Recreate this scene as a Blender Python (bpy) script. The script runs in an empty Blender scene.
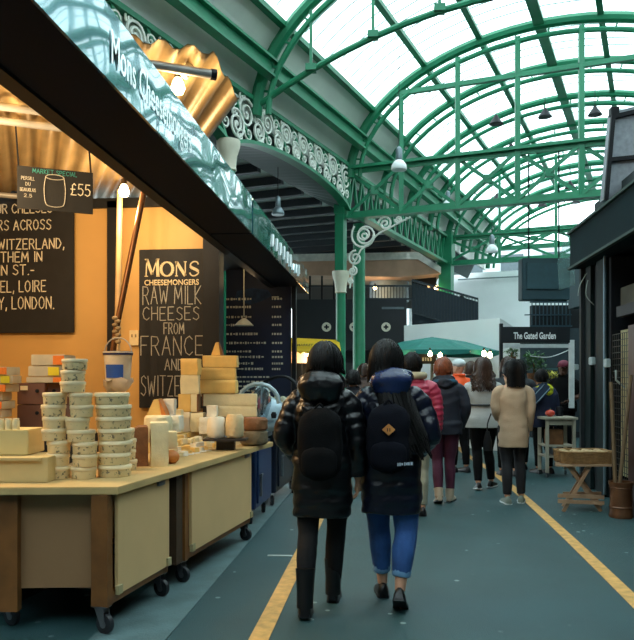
import bpy, bmesh, math, random
from mathutils import Vector, Matrix, noise
random.seed(7)
PI = math.pi
scene = bpy.context.scene
COL = scene.collection
# ---------------------------------------------------------------- camera frame -> world
FPX, HY, EYE, VPX = 720.0, 378.0, 1.44, 388.0
AA = math.atan((VPX - 317) / FPX)
CA, SA = math.cos(AA), math.sin(AA)
def W(X, Z, h=0.0):
    "X metres to the right of the camera axis, Z metres ahead of it, h above the floor (world y runs down the street)"
    return Vector((X * CA - Z * SA, X * SA + Z * CA, h))
def at(px, py, Z):
    return W((px - 317) / FPX * Z, Z, EYE + (HY - py) / FPX * Z)
def ground(px, py, h=0.0):
    Z = (EYE - h) * FPX / (py - HY)
    return at(px, py, Z)
def HL(p, q, z):
    "market hall frame: p across, q along its axis"
    return W(.926 * p + .4246 * q, -.377 * p + .9054 * q, z)
HROT = math.atan2((HL(0, 1, 0) - HL(0, 0, 0)).y, (HL(0, 1, 0) - HL(0, 0, 0)).x)
UP = Vector((0, 0, 1))
# ---------------------------------------------------------------- materials
def lin(c):
    if isinstance(c, str):
        c = [int(c[i:i + 2], 16) / 255 for i in (1, 3, 5)]
    return [x / 12.92 if x <= .04045 else ((x + .055) / 1.055) ** 2.4 for x in c]
MATS = {}
def M(name, col, rough=.55, metal=0, var=.12, scale=9, bump=.0, bscale=60, emit=None, es=0, coat=0, sheen=0, spec=.5):
    if name in MATS: return MATS[name]
    m = bpy.data.materials.new(name); m.use_nodes = True
    nt = m.node_tree; b = nt.nodes['Principled BSDF']
    c = lin(col)
    tc = nt.nodes.new('ShaderNodeTexCoord')
    nz = nt.nodes.new('ShaderNodeTexNoise'); nz.inputs['Scale'].default_value = scale; nz.inputs['Detail'].default_value = 4
    nt.links.new(tc.outputs['Object'], nz.inputs['Vector'])
    r = nt.nodes.new('ShaderNodeValToRGB')
    r.color_ramp.elements[0].position = .3; r.color_ramp.elements[1].position = .7
    r.color_ramp.elements[0].color = [x * (1 - var) for x in c] + [1]
    r.color_ramp.elements[1].color = [min(1, x * (1 + var)) for x in c] + [1]
    nt.links.new(nz.outputs['Fac'], r.inputs['Fac'])
    nt.links.new(r.outputs['Color'], b.inputs['Base Color'])
    b.inputs['Roughness'].default_value = rough; b.inputs['Metallic'].default_value = metal
    b.inputs['Coat Weight'].default_value = coat
    b.inputs['Sheen Weight'].default_value = sheen
    b.inputs['Specular IOR Level'].default_value = spec
    if bump:
        n2 = nt.nodes.new('ShaderNodeTexNoise'); n2.inputs['Scale'].default_value = bscale; n2.inputs['Detail'].default_value = 3
        nt.links.new(tc.outputs['Object'], n2.inputs['Vector'])
        bp = nt.nodes.new('ShaderNodeBump'); bp.inputs['Strength'].default_value = bump; bp.inputs['Distance'].default_value = .02
        nt.links.new(n2.outputs['Fac'], bp.inputs['Height']); nt.links.new(bp.outputs['Normal'], b.inputs['Normal'])
    if emit:
        b.inputs['Emission Color'].default_value = lin(emit) + [1]; b.inputs['Emission Strength'].default_value = es
    MATS[name] = m
    return m
def nodes_of(m): return m.node_tree.nodes, m.node_tree.links
# ---------------------------------------------------------------- mesh builder
class MB:
    def __init__(s): s.v = []; s.f = []; s.mi = []; s.cur = 0
    def mat(s, i): s.cur = i; return s
    def add(s, vs, fs):
        n = len(s.v); s.v += [Vector(v) for v in vs]
        for f in fs: s.f.append([i + n for i in f]); s.mi.append(s.cur)
        return s
    def hexa(s, a):  # 8 points: bottom 4, top 4
        return s.add(a, [(3, 2, 1, 0), (4, 5, 6, 7), (0, 1, 5, 4), (1, 2, 6, 5), (2, 3, 7, 6), (3, 0, 4, 7)])
    def box(s, c, sz, rot=0, R=None):
        c = Vector(c); R = R or Matrix.Rotation(rot, 3, 'Z')
        x, y, z = [k / 2 for k in sz]
        return s.hexa([c + R @ Vector(p) for p in ((-x, -y, -z), (x, -y, -z), (x, y, -z), (-x, y, -z), (-x, -y, z), (x, -y, z), (x, y, z), (-x, y, z))])
    def bar(s, a, b, w, h=None, up=UP):
        a, b = Vector(a), Vector(b); h = h or w
        d = (b - a).normalized()
        sd = d.cross(up)
        if sd.length < 1e-4: sd = d.cross(Vector((1, 0, 0)))
        sd.normalize(); u = sd.cross(d)
        q = [sd * -w / 2 + u * -h / 2, sd * w / 2 + u * -h / 2, sd * w / 2 + u * h / 2, sd * -w / 2 + u * h / 2]
        return s.hexa([a + k for k in q] + [b + k for k in q])
    def prism(s, pts, ext):
        pts = [Vector(p) for p in pts]; ext = Vector(ext); n = len(pts)
        return s.add(pts + [p + ext for p in pts], [list(range(n))[::-1], list(range(n, 2 * n))] + [(i, (i + 1) % n, (i + 1) % n + n, i + n) for i in range(n)])
    def rings(s, rings, cap=True, closed=False):
        n = len(rings[0]); m = len(rings); vs = [p for r in rings for p in r]; fs = []
        for k in range(m if closed else m - 1):
            a, b = k * n, ((k + 1) % m) * n
            for i in range(n): fs.append((a + i, a + (i + 1) % n, b + (i + 1) % n, b + i))
        if cap and not closed: fs += [list(range(n))[::-1], list(range((m - 1) * n, m * n))]
        return s.add(vs, fs)
    def tube(s, pts, r, n=8, cap=True, closed=False, flat=1.0, up=UP):
        pts = [Vector(p) for p in pts]; m = len(pts)
        rs = r if isinstance(r, (list, tuple)) else [r] * m
        out = []; prev = None
        for i, p in enumerate(pts):
            if closed: d = pts[(i + 1) % m] - pts[i - 1]
            else: d = pts[min(i + 1, m - 1)] - pts[max(i - 1, 0)]
            d.normalize()
            if prev is None:
                sd = d.cross(up)
                if sd.length < 1e-3: sd = d.cross(Vector((0, 1, 0)))
            else: sd = prev - d * prev.dot(d)
            sd.normalize(); prev = sd; u = sd.cross(d)
            out.append([p + (sd * math.cos(2 * PI * k / n) + u * math.sin(2 * PI * k / n) * flat) * rs[i] for k in range(n)])
        return s.rings(out, cap, closed)
    def lathe(s, c, prof, n=20, ax=None, cap=True):
        c = Vector(c); ax = Vector(ax) if ax else UP
        ax.normalize(); e1 = ax.orthogonal().normalized(); e2 = ax.cross(e1)
        return s.rings([[c + ax * z + (e1 * math.cos(2 * PI * k / n) + e2 * math.sin(2 * PI * k / n)) * max(r, 1e-4) for k in range(n)] for r, z in prof], cap)
    def ell(s, c, rad, n=16, m=10, R=None):
        c = Vector(c); R = R or Matrix.Identity(3)
        return s.rings([[c + R @ Vector((rad[0] * math.sin(t) * math.cos(2 * PI * k / n), rad[1] * math.sin(t) * math.sin(2 * PI * k / n), -rad[2] * math.cos(t))) for k in range(n)] for t in [max(.02, min(PI - .02, PI * j / m)) for j in range(m + 1)]])
    def build(s, name, mats, parent=None, smooth=False, bevel=0, auto=None, voxel=0, subd=0, local=False):
        me = bpy.data.meshes.new(name)
        vs = s.v
        if parent is not None:
            if not local:
                inv = WM[parent.name].inverted(); vs = [inv @ v for v in vs]
            loc = None
        else:
            xs = [v.x for v in vs]; ys = [v.y for v in vs]; zs = [v.z for v in vs]
            loc = Vector(((min(xs) + max(xs)) / 2, (min(ys) + max(ys)) / 2, min(zs)))
            vs = [v - loc for v in vs]
        me.from_pydata([tuple(v) for v in vs], [], s.f)
        if not isinstance(mats, (list, tuple)): mats = [mats]
        for m in mats: me.materials.append(m)
        for p, i in zip(me.polygons, s.mi): p.material_index = i
        bm = bmesh.new(); bm.from_mesh(me); bmesh.ops.recalc_face_normals(bm, faces=bm.faces)
        if bevel: bmesh.ops.bevel(bm, geom=[e for e in bm.edges if e.is_manifold and e.calc_face_angle(0) > .6], offset=bevel, segments=2, affect='EDGES', clamp_overlap=True)
        bm.to_mesh(me); bm.free()
        if voxel: me = remesh(me, voxel, subd)
        if smooth:
            for p in me.polygons: p.use_smooth = True
            if not voxel: me.set_sharp_from_angle(angle=.75)
        elif bevel:
            for p in me.polygons: p.use_smooth = True
            me.set_sharp_from_angle(angle=.9)
        o = bpy.data.objects.new(name, me); COL.objects.link(o)
        if parent is not None:
            o.parent = parent; WM[o.name] = WM[parent.name].copy()
        else:
            o.location = loc; WM[o.name] = Matrix.Translation(loc)
        return o
WM = {}
def remesh(me, voxel, smooth=2):
    o = bpy.data.objects.new('tmp', me); COL.objects.link(o)
    m = o.modifiers.new('r', 'REMESH'); m.mode = 'VOXEL'; m.voxel_size = voxel
    if smooth:
        k = o.modifiers.new('s', 'SMOOTH'); k.factor = .5; k.iterations = smooth
    dg = bpy.context.evaluated_depsgraph_get(); dg.update()
    me2 = bpy.data.meshes.new_from_object(o.evaluated_get(dg))
    bpy.data.objects.remove(o)
    return me2
def tag(o, label, cat, group=None):
    o['label'] = label; o['category'] = cat
    if group: o['group'] = group
    return o
def struct(o): o['kind'] = 'structure'; return o
def thing(name, label, cat, loc, rz=0, group=None):
    o = bpy.data.objects.new(name, None); COL.objects.link(o)
    o.empty_display_size = .1
    o.location = loc; o.rotation_euler = (0, 0, rz)
    WM[o.name] = Matrix.Translation(Vector(loc)) @ Matrix.Rotation(rz, 4, 'Z')
    return tag(o, label, cat, group)
KIDS = {}
def copy_tree(o, parent=None):
    c = o.copy(); COL.objects.link(c)
    if parent: c.parent = parent
    for ch in list(o.children): copy_tree(ch, c)
    return c
def dup(root, loc, rz=0, label=None, sc=None):
    r = copy_tree(root); r.location = loc; r.rotation_euler = (0, 0, rz)
    if label: r['label'] = label
    if sc: r.scale = sc
    return r
def catmull(pts, sub=6):
    pts = [Vector(p) for p in pts]; out = []
    for i in range(len(pts) - 1):
        p0 = pts[max(i - 1, 0)]; p1 = pts[i]; p2 = pts[i + 1]; p3 = pts[min(i + 2, len(pts) - 1)]
        for k in range(sub):
            t = k / sub
            out.append(.5 * ((2 * p1) + (-p0 + p2) * t + (2 * p0 - 5 * p1 + 4 * p2 - p3) * t * t + (-p0 + 3 * p1 - 3 * p2 + p3) * t ** 3))
    return out + [pts[-1]]
def ipol(vals, sub=6):
    return [v.x for v in catmull([Vector((v, 0, 0)) for v in vals], sub)]
# ---------------------------------------------------------------- writing
G = {'A': [[(0, 0), (2, 6), (4, 0)], [(.8, 2.2), (3.2, 2.2)]], 'B': [[(0, 0), (0, 6), (2.6, 6), (3.4, 4.6), (2.6, 3.2), (0, 3.2)], [(2.6, 3.2), (3.8, 1.7), (2.8, 0), (0, 0)]],
     'C': [[(3.8, 5), (2.4, 6), (.8, 5.2), (0, 3), (.8, .8), (2.4, 0), (3.9, 1)]], 'D': [[(0, 0), (0, 6), (2.2, 5.6), (3.8, 3), (2.2, .3), (0, 0)]],
     'E': [[(3.4, 6), (0, 6), (0, 0), (3.5, 0)], [(0, 3.1), (2.8, 3.1)]], 'F': [[(3.6, 6), (0, 6), (0, 0)], [(0, 3.2), (2.8, 3.2)]],
     'G': [[(3.8, 5), (2.4, 6), (.7, 5), (0, 3), (.8, .7), (2.6, 0), (3.9, 1), (3.9, 2.7), (2.3, 2.7)]], 'H': [[(0, 0), (0, 6)], [(3.6, 0), (3.6, 6)], [(0, 3), (3.6, 3)]],
     'I': [[(.6, 0), (.6, 6)]], 'J': [[(3, 6), (3, 1), (1.6, 0), (0, 1)]], 'K': [[(0, 0), (0, 6)], [(3.6, 6), (0, 2.6), (3.7, 0)]], 'L': [[(0, 6), (0, 0), (3.2, 0)]],
     'M': [[(0, 0), (.4, 6), (2.4, 1.6), (4.4, 6), (4.8, 0)]], 'N': [[(0, 0), (0, 6), (3.7, 0), (3.7, 6)]],
     'O': [[(2, 6), (.5, 5), (0, 3), (.5, 1), (2, 0), (3.5, 1), (4, 3), (3.5, 5), (2, 6)]], 'P': [[(0, 0), (0, 6), (2.8, 5.8), (3.5, 4.5), (2.6, 3.1), (0, 2.9)]],
     'R': [[(0, 0), (0, 6), (2.8, 5.8), (3.5, 4.5), (2.6, 3.2), (0, 3)], [(1.6, 3.1), (3.7, 0)]], 'S': [[(3.6, 5.2), (2.2, 6), (.6, 5.4), (.5, 4), (1.8, 3.2), (3.3, 2.4), (3.5, 1), (2, 0), (.1, .8)]],
     'T': [[(0, 6), (4, 6)], [(2, 6), (2, 0)]], 'U': [[(0, 6), (.2, 1.2), (1.8, 0), (3.4, 1.2), (3.6, 6)]], 'V': [[(0, 6), (1.9, 0), (3.8, 6)]],
     'W': [[(0, 6), (1.2, 0), (2.6, 4.4), (4, 0), (5.2, 6)]], 'Y': [[(0, 6), (1.9, 3), (3.8, 6)], [(1.9, 3), (1.9, 0)]], 'Z': [[(0, 6), (3.7, 6), (0, 0), (3.8, 0)]],
     '5': [[(3.4, 6), (.6, 6), (.3, 3.4), (2.2, 3.8), (3.6, 2.6), (3.2, .7), (1.6, 0), (0, .7)]], '2': [[(.2, 4.8), (1.8, 6), (3.4, 4.8), (2.8, 3), (0, 0), (3.7, 0)]],
     '£': [[(3.5, 5.2), (2.4, 6), (1.2, 5), (1.2, 1.2), (.2, 0), (3.8, 0)], [(0, 3), (3, 3)]], ',': [[(.6, .6), (.2, -1)]], '.': [[(.2, 0), (.6, .3)]], '-': [[(0, 2.6), (2.2, 2.6)]]}
def stroke_text(mb, txt, o, ux, uy, h, w, wid=None, jit=.0, rnd=random.Random(3)):
    "hand-drawn capitals: o = lower left corner, ux/uy unit vectors in the board's plane, wid = total width"
    k = h / 6; adv = []; x = 0
    for c in txt:
        g = G.get(c); adv.append(x)
        x += (max(p[0] for s in g for p in s) + 1.5) if g else 2.8
    x -= 1.5; kx = (wid / x) if wid else k
    nrm = ux.cross(uy)
    for c, a in zip(txt, adv):
        dy = rnd.uniform(-jit, jit)
        for st in G.get(c, []):
            P = [o + ux * ((a + p[0]) * kx) + uy * ((p[1] + dy) * k) for p in st]
            for i in range(len(P) - 1):
                d = (P[i + 1] - P[i]); L = d.length
                if L < 1e-6: continue
                d /= L; sd = nrm.cross(d) * w / 2; e = d * w * .35
                q = [P[i] - e - sd, P[i + 1] + e - sd, P[i + 1] + e + sd, P[i] - e + sd]
                mb.prism(q, nrm * .0015)
    return mb
def font_text(mb, txt, o, ux, uy, h, wid=None, bold=0, depth=.002, shear=0):
    cu = bpy.data.curves.new('t', 'FONT'); cu.body = txt; cu.size = 1; cu.offset = bold; cu.resolution_u = 3
    ob = bpy.data.objects.new('t', cu); COL.objects.link(ob)
    bpy.context.view_layer.update()
    me = bpy.data.meshes.new_from_object(ob)
    xs = [v.co.x for v in me.vertices]; ys = [v.co.y for v in me.vertices]
    x0, x1, y0, y1 = min(xs), max(xs), min(0, min(ys)) * 0, max(ys)
    ky = h / (y1 - y0); kx = wid / (x1 - x0) if wid else ky
    n = ux.cross(uy)
    mb.add([o + ux * ((v.co.x - x0) * kx) + uy * (v.co.y * ky) + n * depth for v in me.vertices], [list(p.vertices) for p in me.polygons])
    bpy.data.objects.remove(ob); bpy.data.meshes.remove(me); bpy.data.curves.remove(cu)
    return mb
# ---------------------------------------------------------------- palette
green = M('green_paint', '#1b7b57', .45, 0, .15, 3, .1, 40)
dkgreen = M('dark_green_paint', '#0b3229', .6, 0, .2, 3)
white_iron = M('white_iron_paint', '#ecefe6', .5)
cream = M('cream_plaster', '#d8d4c0', .6, 0, .06, 5)
greypanel = M('grey_panel', '#e2e4dd', .6, 0, .06, 2)
black = M('black_paint', '#0d1117', .55, 0, .2, 4, spec=.3)
navy = M('navy_black_paint', '#0a0f1c', .8, 0, .15, 4, spec=.15)
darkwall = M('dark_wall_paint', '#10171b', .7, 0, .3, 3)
steel = M('steel_pipe', '#bdbab2', .4, .35, .1, 8)
tealmat = M('teal_canvas', '#0f7268', .7, 0, .15, 5, .2, 30)
chalkb = M('chalkboard_black', '#17191c', .75, 0, .25, 6)
chalk = M('white_chalk', '#e6dfcb', .9, 0, .15, 80)
chalkdim = M('grey_chalk', '#aba79c', .9, 0, .2, 80)
chalkteal = M('teal_chalk', '#3f8f8c', .9, 0, .2, 80)
# ================================================================= THE SETTING
# ---- floor
fm = M('asphalt', '#2d4d50', .5, 0, .14, 2.2, .35, 160)
N, L = nodes_of(fm)
b = N['Principled BSDF']
tc = N.new('ShaderNodeTexCoord')
vo = N.new('ShaderNodeTexVoronoi'); vo.inputs['Scale'].default_value = 5.5
L.new(tc.outputs['Object'], vo.inputs['Vector'])
rp = N.new('ShaderNodeValToRGB'); rp.color_ramp.elements[0].position = .085; rp.color_ramp.elements[1].position = .11
rp.color_ramp.elements[0].color = (1, 1, 1, 1); rp.color_ramp.elements[1].color = (0, 0, 0, 1)
L.new(vo.outputs['Distance'], rp.inputs['Fac'])
nz = N.new('ShaderNodeTexNoise'); nz.inputs['Scale'].default_value = 1.7
L.new(tc.outputs['Object'], nz.inputs['Vector'])
r2 = N.new('ShaderNodeValToRGB'); r2.color_ramp.elements[0].position = .5; r2.color_ramp.elements[1].position = .62
L.new(nz.outputs['Fac'], r2.inputs['Fac'])
mu = N.new('ShaderNodeMath'); mu.operation = 'MULTIPLY'; L.new(rp.outputs['Color'], mu.inputs[0]); L.new(r2.outputs['Color'], mu.inputs[1])
mx = N.new('ShaderNodeMixRGB'); L.new(mu.outputs[0], mx.inputs['Fac'])
src = b.inputs['Base Color'].links[0].from_socket
L.new(src, mx.inputs['Color1']); mx.inputs['Color2'].default_value = lin('#8fa6a4') + [1]
L.new(mx.outputs['Color'], b.inputs['Base Color'])
fl = MB(); fl.box((2, 14, -.05), (44, 52, .1)); fl = struct(fl.build('floor', fm))
# gutter strip of paler concrete beside the counters (runs down the street)
ga, gb = ground(160, 640), ground(228, 640)
ypm = M('yellow_road_paint', '#d2a35c', .6, 0, .22, 14, .2, 90)
conc = M('gutter_concrete', '#587274', .6, 0, .2, 5, .25, 90)
g = MB(); x0 = ground(166, 640).x
g.prism([(x0 - .42, 1, 0), (x0, 1, 0), (x0, 13, 0), (x0 - .42, 13, 0)], (0, 0, .006))
tag(struct(g.build('gutter_strip', conc)), 'paler concrete gutter strip along the asphalt beside the cheese counters', 'gutter')
def line_x(px, py): return ground(px, py).x
xl = (line_x(258, 640) + line_x(306, 545)) / 2
g = MB(); g.prism([(xl - .055, 2, 0), (xl + .055, 2, 0), (xl + .055, 16, 0), (xl - .055, 16, 0)], (0, 0, .005))
tag(struct(g.build('painted_line', ypm)), 'yellow painted line on the asphalt left of the two women', 'painted line')
g = MB()
pts = [ground(660, 627), ground(634, 601), ground(600, 568), ground(560, 530), ground(520, 494), ground(490, 470), ground(470, 457), ground(461, 450), ground(461, 446), ground(475, 443), ground(500, 441)]
pts = catmull(pts, 5)
for i in range(len(pts) - 1):
    d = (pts[i + 1] - pts[i]).normalized(); s = Vector((-d.y, d.x, 0)) * .05; e = d * .006
    g.prism([pts[i] - s - e, pts[i] + s - e, pts[i + 1] + s + e, pts[i + 1] - s + e], (0, 0, .005 + .0001 * (i % 2)))
tag(struct(g.build('painted_line', ypm)), 'long yellow line bending round ahead of the woman in the beige coat', 'painted line')
g = MB(); a = ground(280, 556); g.box(a + Vector((0, 0, .0035)), (.2, .03, .005), .05)
tag(struct(g.build('painted_line', M('white_road_paint', '#b9c4c0', .7))), 'short white mark on the asphalt left of the boots', 'painted line')

# ---- green vaulted hall : arches, glass
P0, HA, ZB, RISE = -1.8, 4.0, 5.6, 2.55
def arc(q, off=0, t0=0, t1=PI, n=36):
    return [HL(P0 - (HA - off) * math.cos(t0 + (t1 - t0) * i / n), q, ZB + (RISE - off) * math.sin(t0 + (t1 - t0) * i / n)) for i in range(n + 1)]
QS = [-1.5, 2.4, 6.3, 10.25, 14.15, 16.1, 18.05, 20.0, 21.95, 23.9, 25.85, 27.8]
main_q = (10.25, 14.15, 22)
AXU = (HL(0, 1, 0) - HL(0, 0, 0))
ordw = ['first', 'second', 'third', 'fourth', 'fifth', 'sixth', 'seventh', 'eighth', 'ninth', 'tenth', 'eleventh', 'twelfth', 'thirteenth', 'fourteenth']
for k, q in enumerate(QS):
    big = k in (3, 4, 8)
    m = MB(); m.tube(arc(q, .05), .085 if not big else .1, 8, up=AXU)
    o = m.build('roof_arch', green, smooth=True)
    tag(o, f'green iron arch rib across the glass vault, {ordw[k]} from the camera end', 'roof arch', 'arch ribs of the glass vault')
    m = MB(); m.tube(arc(q, .27), .05, 8, up=AXU)
    for i in range(1, 20):
        t = PI * i / 20
        m.bar(HL(P0 - (HA - .05) * math.cos(t), q, ZB + (RISE - .05) * math.sin(t)), HL(P0 - (HA - .27) * math.cos(t), q, ZB + (RISE - .27) * math.sin(t)), .03)
    m.build('inner_flange', green, o, smooth=True)
# purlins along the hall
PT = [.55, .946, 1.25, 1.53, 1.8, 2.12, 2.5]
for k, t in enumerate(PT):
    p, z = P0 - (HA + .02) * math.cos(t), ZB + (RISE + .02) * math.sin(t)
    m = MB(); th = .14 if t in (1.53,) else .08
    m.bar(HL(p, -2, z), HL(p, 28.2, z), th, th)
    m.bar(HL(p, -2, z - th * .7), HL(p, 28.2, z - th * .7), th * 1.4, .02)
    tag(m.build('roof_purlin', green), f'long green purlin running down the vault, {ordw[k]} counted from the left eave', 'roof purlin', 'purlins of the glass vault')
# grey opaque lower cladding on the left of the vault, per side
for sd, nm in ((0, 'wall_left'), (1, 'wall_right')):
    m = MB(); rr = []
    for i in range(9):
        t = .0 + .56 * i / 8; t = t if sd == 0 else PI - t
        rr.append([HL(P0 - (HA + .1) * math.cos(t), 1, ZB + (RISE + .1) * math.sin(t)), HL(P0 - (HA + .1) * math.cos(t), 28.2, ZB + (RISE + .1) * math.sin(t)),
                   HL(P0 - (HA + .16) * math.cos(t), 28.2, ZB + (RISE + .16) * math.sin(t)), HL(P0 - (HA + .16) * math.cos(t), 1, ZB + (RISE + .16) * math.sin(t))])
    m.rings(rr)
    tag(struct(m.build(nm, greypanel)), 'grey opaque cladding along the eave of the glass vault', 'roof cladding')
# glass
gm = bpy.data.materials.new('vault_glass'); gm.use_nodes = True
N, L = nodes_of(gm); N.remove(N['Principled BSDF'])
tr = N.new('ShaderNodeBsdfTransparent'); tr.inputs['Color'].default_value = (.93, .98, .98, 1)
tl = N.new('ShaderNodeBsdfTranslucent'); tl.inputs['Color'].default_value = (.9, .97, .97, 1)
gl = N.new('ShaderNodeBsdfGlossy'); gl.inputs['Roughness'].default_value = .1
mx1 = N.new('ShaderNodeMixShader'); mx1.inputs[0].default_value = .25
mx2 = N.new('ShaderNodeMixShader'); mx2.inputs[0].default_value = .05
L.new(tr.outputs[0], mx1.inputs[1]); L.new(tl.outputs[0], mx1.inputs[2]); L.new(mx1.outputs[0], mx2.inputs[1]); L.new(gl.outputs[0], mx2.inputs[2])
L.new(mx2.outputs[0], N['Material Output'].inputs['Surface'])
barm = M('glazing_bar_paint', '#8fb0aa', .5)
wn = 1
for k in range(len(QS) - 1):
    q0, q1 = QS[k], QS[k + 1]
    m = MB(); rr = []; n = 20
    for i in range(n + 1):
        t = .56 + (PI - 1.12) * i / n
        f = lambda q, o: HL(P0 - (HA + o) * math.cos(t), q, ZB + (RISE + o) * math.sin(t))
        rr.append([f(q0, .14), f(q1, .14)])
    vs = [p for r in rr for p in r]
    m.add(vs, [(2 * i, 2 * i + 1, 2 * i + 3, 2 * i + 2) for i in range(n)])
    o = struct(m.build('window_%d' % wn, gm)); wn += 1
    tag(o, f'glass bay of the arched roof, {ordw[k]} from the camera end', 'roof glazing')
    m = MB()
    nb_ = round((q1 - q0) / .33)
    for j in range(1, nb_):
        q = q0 + (q1 - q0) * j / nb_
        pts = [HL(P0 - (HA + .13) * math.cos(t), q, ZB + (RISE + .13) * math.sin(t)) for t in [.6 + (PI - 1.2) * i / 16 for i in range(17)]]
        m.tube(pts, .012, 4, up=AXU)
    m.build('glazing_bars', barm, o)
# tie chords and hangers of the near main truss (q = 10.25)
m = MB(); q = QS[3]
def tiez(p): return 5.72 + 1.05 * (1 - ((p - P0) / HA) ** 2)
t_ = thing('crescent_truss', 'green bowed tie bar with hangers under the nearest big roof arch', 'roof truss', HL(P0 - HA, q, 5.7))
m = MB(); m.tube([HL(P0 - HA + HA * i / 8, q, tiez(P0 - HA + HA * i / 8)) for i in range(17)], .05, 8, up=AXU); m.build('tie_bar', green, t_, smooth=True)
for i in range(1, 8):
    p = P0 - HA + HA * i / 4
    zt = ZB + (RISE - .2) * math.sqrt(max(0, 1 - ((p - P0) / HA) ** 2))
    m = MB(); m.bar(HL(p, q, tiez(p)), HL(p, q, zt), .045); m.box(HL(p, q, tiez(p) + .03), (.16, .16, .1)); m.build('hanger', green, t_)
# tree-like strut bracket at the eave under each arch
# ---- cross truss at q=14.15
def cross_truss(q, label, zb=4.77, zt=5.8, p0=-5.79, p1=2.2, step=1.12, arch=True, mid=True, w=.12):
    t_ = thing('cross_truss', label, 'roof truss', HL((p0 + p1) / 2, q, zb))
    m = MB(); m.bar(HL(p0, q, zb), HL(p1, q, zb), w * 1.8, .06); m.bar(HL(p0, q, zb + .07), HL(p1, q, zb + .07), .05, .1); m.build('bottom_chord', green, t_)
    m = MB(); m.bar(HL(p0, q, zt), HL(p1, q, zt), w * 1.8, .06); m.bar(HL(p0, q, zt - .07), HL(p1, q, zt - .07), .05, .1); m.build('top_chord', green, t_)
    n = round((p1 - p0) / step)
    for i in range(n + 1):
        p = p0 + (p1 - p0) * i / n
        m = MB(); m.bar(HL(p, q, zb), HL(p, q, zt), w * .8, w * .8); m.build('post', green, t_)
        if i < n:
            pn = p0 + (p1 - p0) * (i + 1) / n
            m = MB(); m.bar(HL(p, q - .03, zb + .05), HL(pn, q - .03, zt - .05), .07, .03, up=AXU); m.build('brace', green, t_)
            m = MB(); m.bar(HL(p, q + .03, zt - .05), HL(pn, q + .03, zb + .05), .07, .03, up=AXU); m.build('brace', green, t_)
            m = MB(); m.box(HL((p + pn) / 2, q, (zb + zt) / 2), (.16, .1, .16), AA); m.build('boss', green, t_)
        if arch:
            za = ZB + (RISE - .2) * math.sqrt(max(0, 1 - ((p - P0) / HA) ** 2))
            if za > zt + .1:
                m = MB(); m.bar(HL(p, q, zt), HL(p, q, za), w * .8, w * .8); m.build('upright', green, t_)
    if mid:
        z = 7.2; a = HA * math.sqrt(1 - ((z - ZB) / (RISE - .1)) ** 2)
        m = MB(); m.bar(HL(P0 - a, q, z), HL(P0 + a, q, z), .09, .09); m.build('collar', green, t_)
    return t_
cross_truss(QS[4], 'deep green lattice truss with crossed braces spanning the hall, nearest of the level trusses')
cross_truss(21.95, 'green lattice truss at the far end of the hall, behind the hanging white lamp', 4.9, 5.75, step=1.6, arch=True, w=.09, mid=False)
cross_truss(25.9, 'pale green gable truss against the bright sky at the far end', 5.95, 6.6, p0=-5.0, p1=2.2, step=2.2, arch=False, mid=False, w=.12)
# ---- columns
def column(p, q, label, r=.1, top=4.8, capz=3.45, lo=True):
    t_ = thing('iron_column', label, 'column', HL(p, q, 0))
    c = HL(p, q, 0)
    m = MB(); m.lathe(c, [(r * 1.9, 0), (r * 1.9, .12), (r * 1.3, .2), (r, .3), (r, capz - .2)], 20); m.build('shaft', green, t_, smooth=True)
    m = MB(); m.lathe(c, [(r, capz - .22), (r * 1.25, capz - .2), (r * 1.15, capz - .16), (r * 1.3, capz), (r * 1.75, capz + .14), (r * 1.8, capz + .18), (r * 1.8, capz + .24), (r, capz + .24)], 20); m.build('capital', cream, t_, smooth=True)
    if top > capz + .3:
        m = MB(); m.box(c + Vector((0, 0, (capz + .24 + top) / 2)), (r * 1.9, r * 1.9, top - capz - .24), HROT); m.box(c + Vector((0, 0, top + .5)), (r * 2.2, r * 2.2, 1.0), HROT); m.build('upper_post', green, t_)
    return t_
column(-5.93, 14.1, 'green iron column with white capital left of the thicker column', top=4.85, capz=3.42)
column(-5.79, 9.5, 'iron column behind the glossy shop sign, only its white capital showing', r=.1, top=5.0, capz=4.75)
column(-5.79, 21.95, 'green column at the far end of the lattice girder', r=.2, top=4.9, capz=.6)
t_ = thing('iron_column', 'plain thick green round column right of the white capital', 'column', at(359, 378, 16.2) - Vector((0, 0, EYE)))
c = at(359, 378, 16.2); c.z = 0
m = MB(); m.lathe(c, [(.2, 0), (.2, .15), (.14, .25), (.135, 4.9)], 20); m.build('shaft', green, t_, smooth=True)
m = MB(); m.lathe(c, [(.135, 4.55), (.18, 4.6), (.18, 4.7), (.14, 4.72)], 20); m.build('collar', green, t_, smooth=True)
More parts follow.
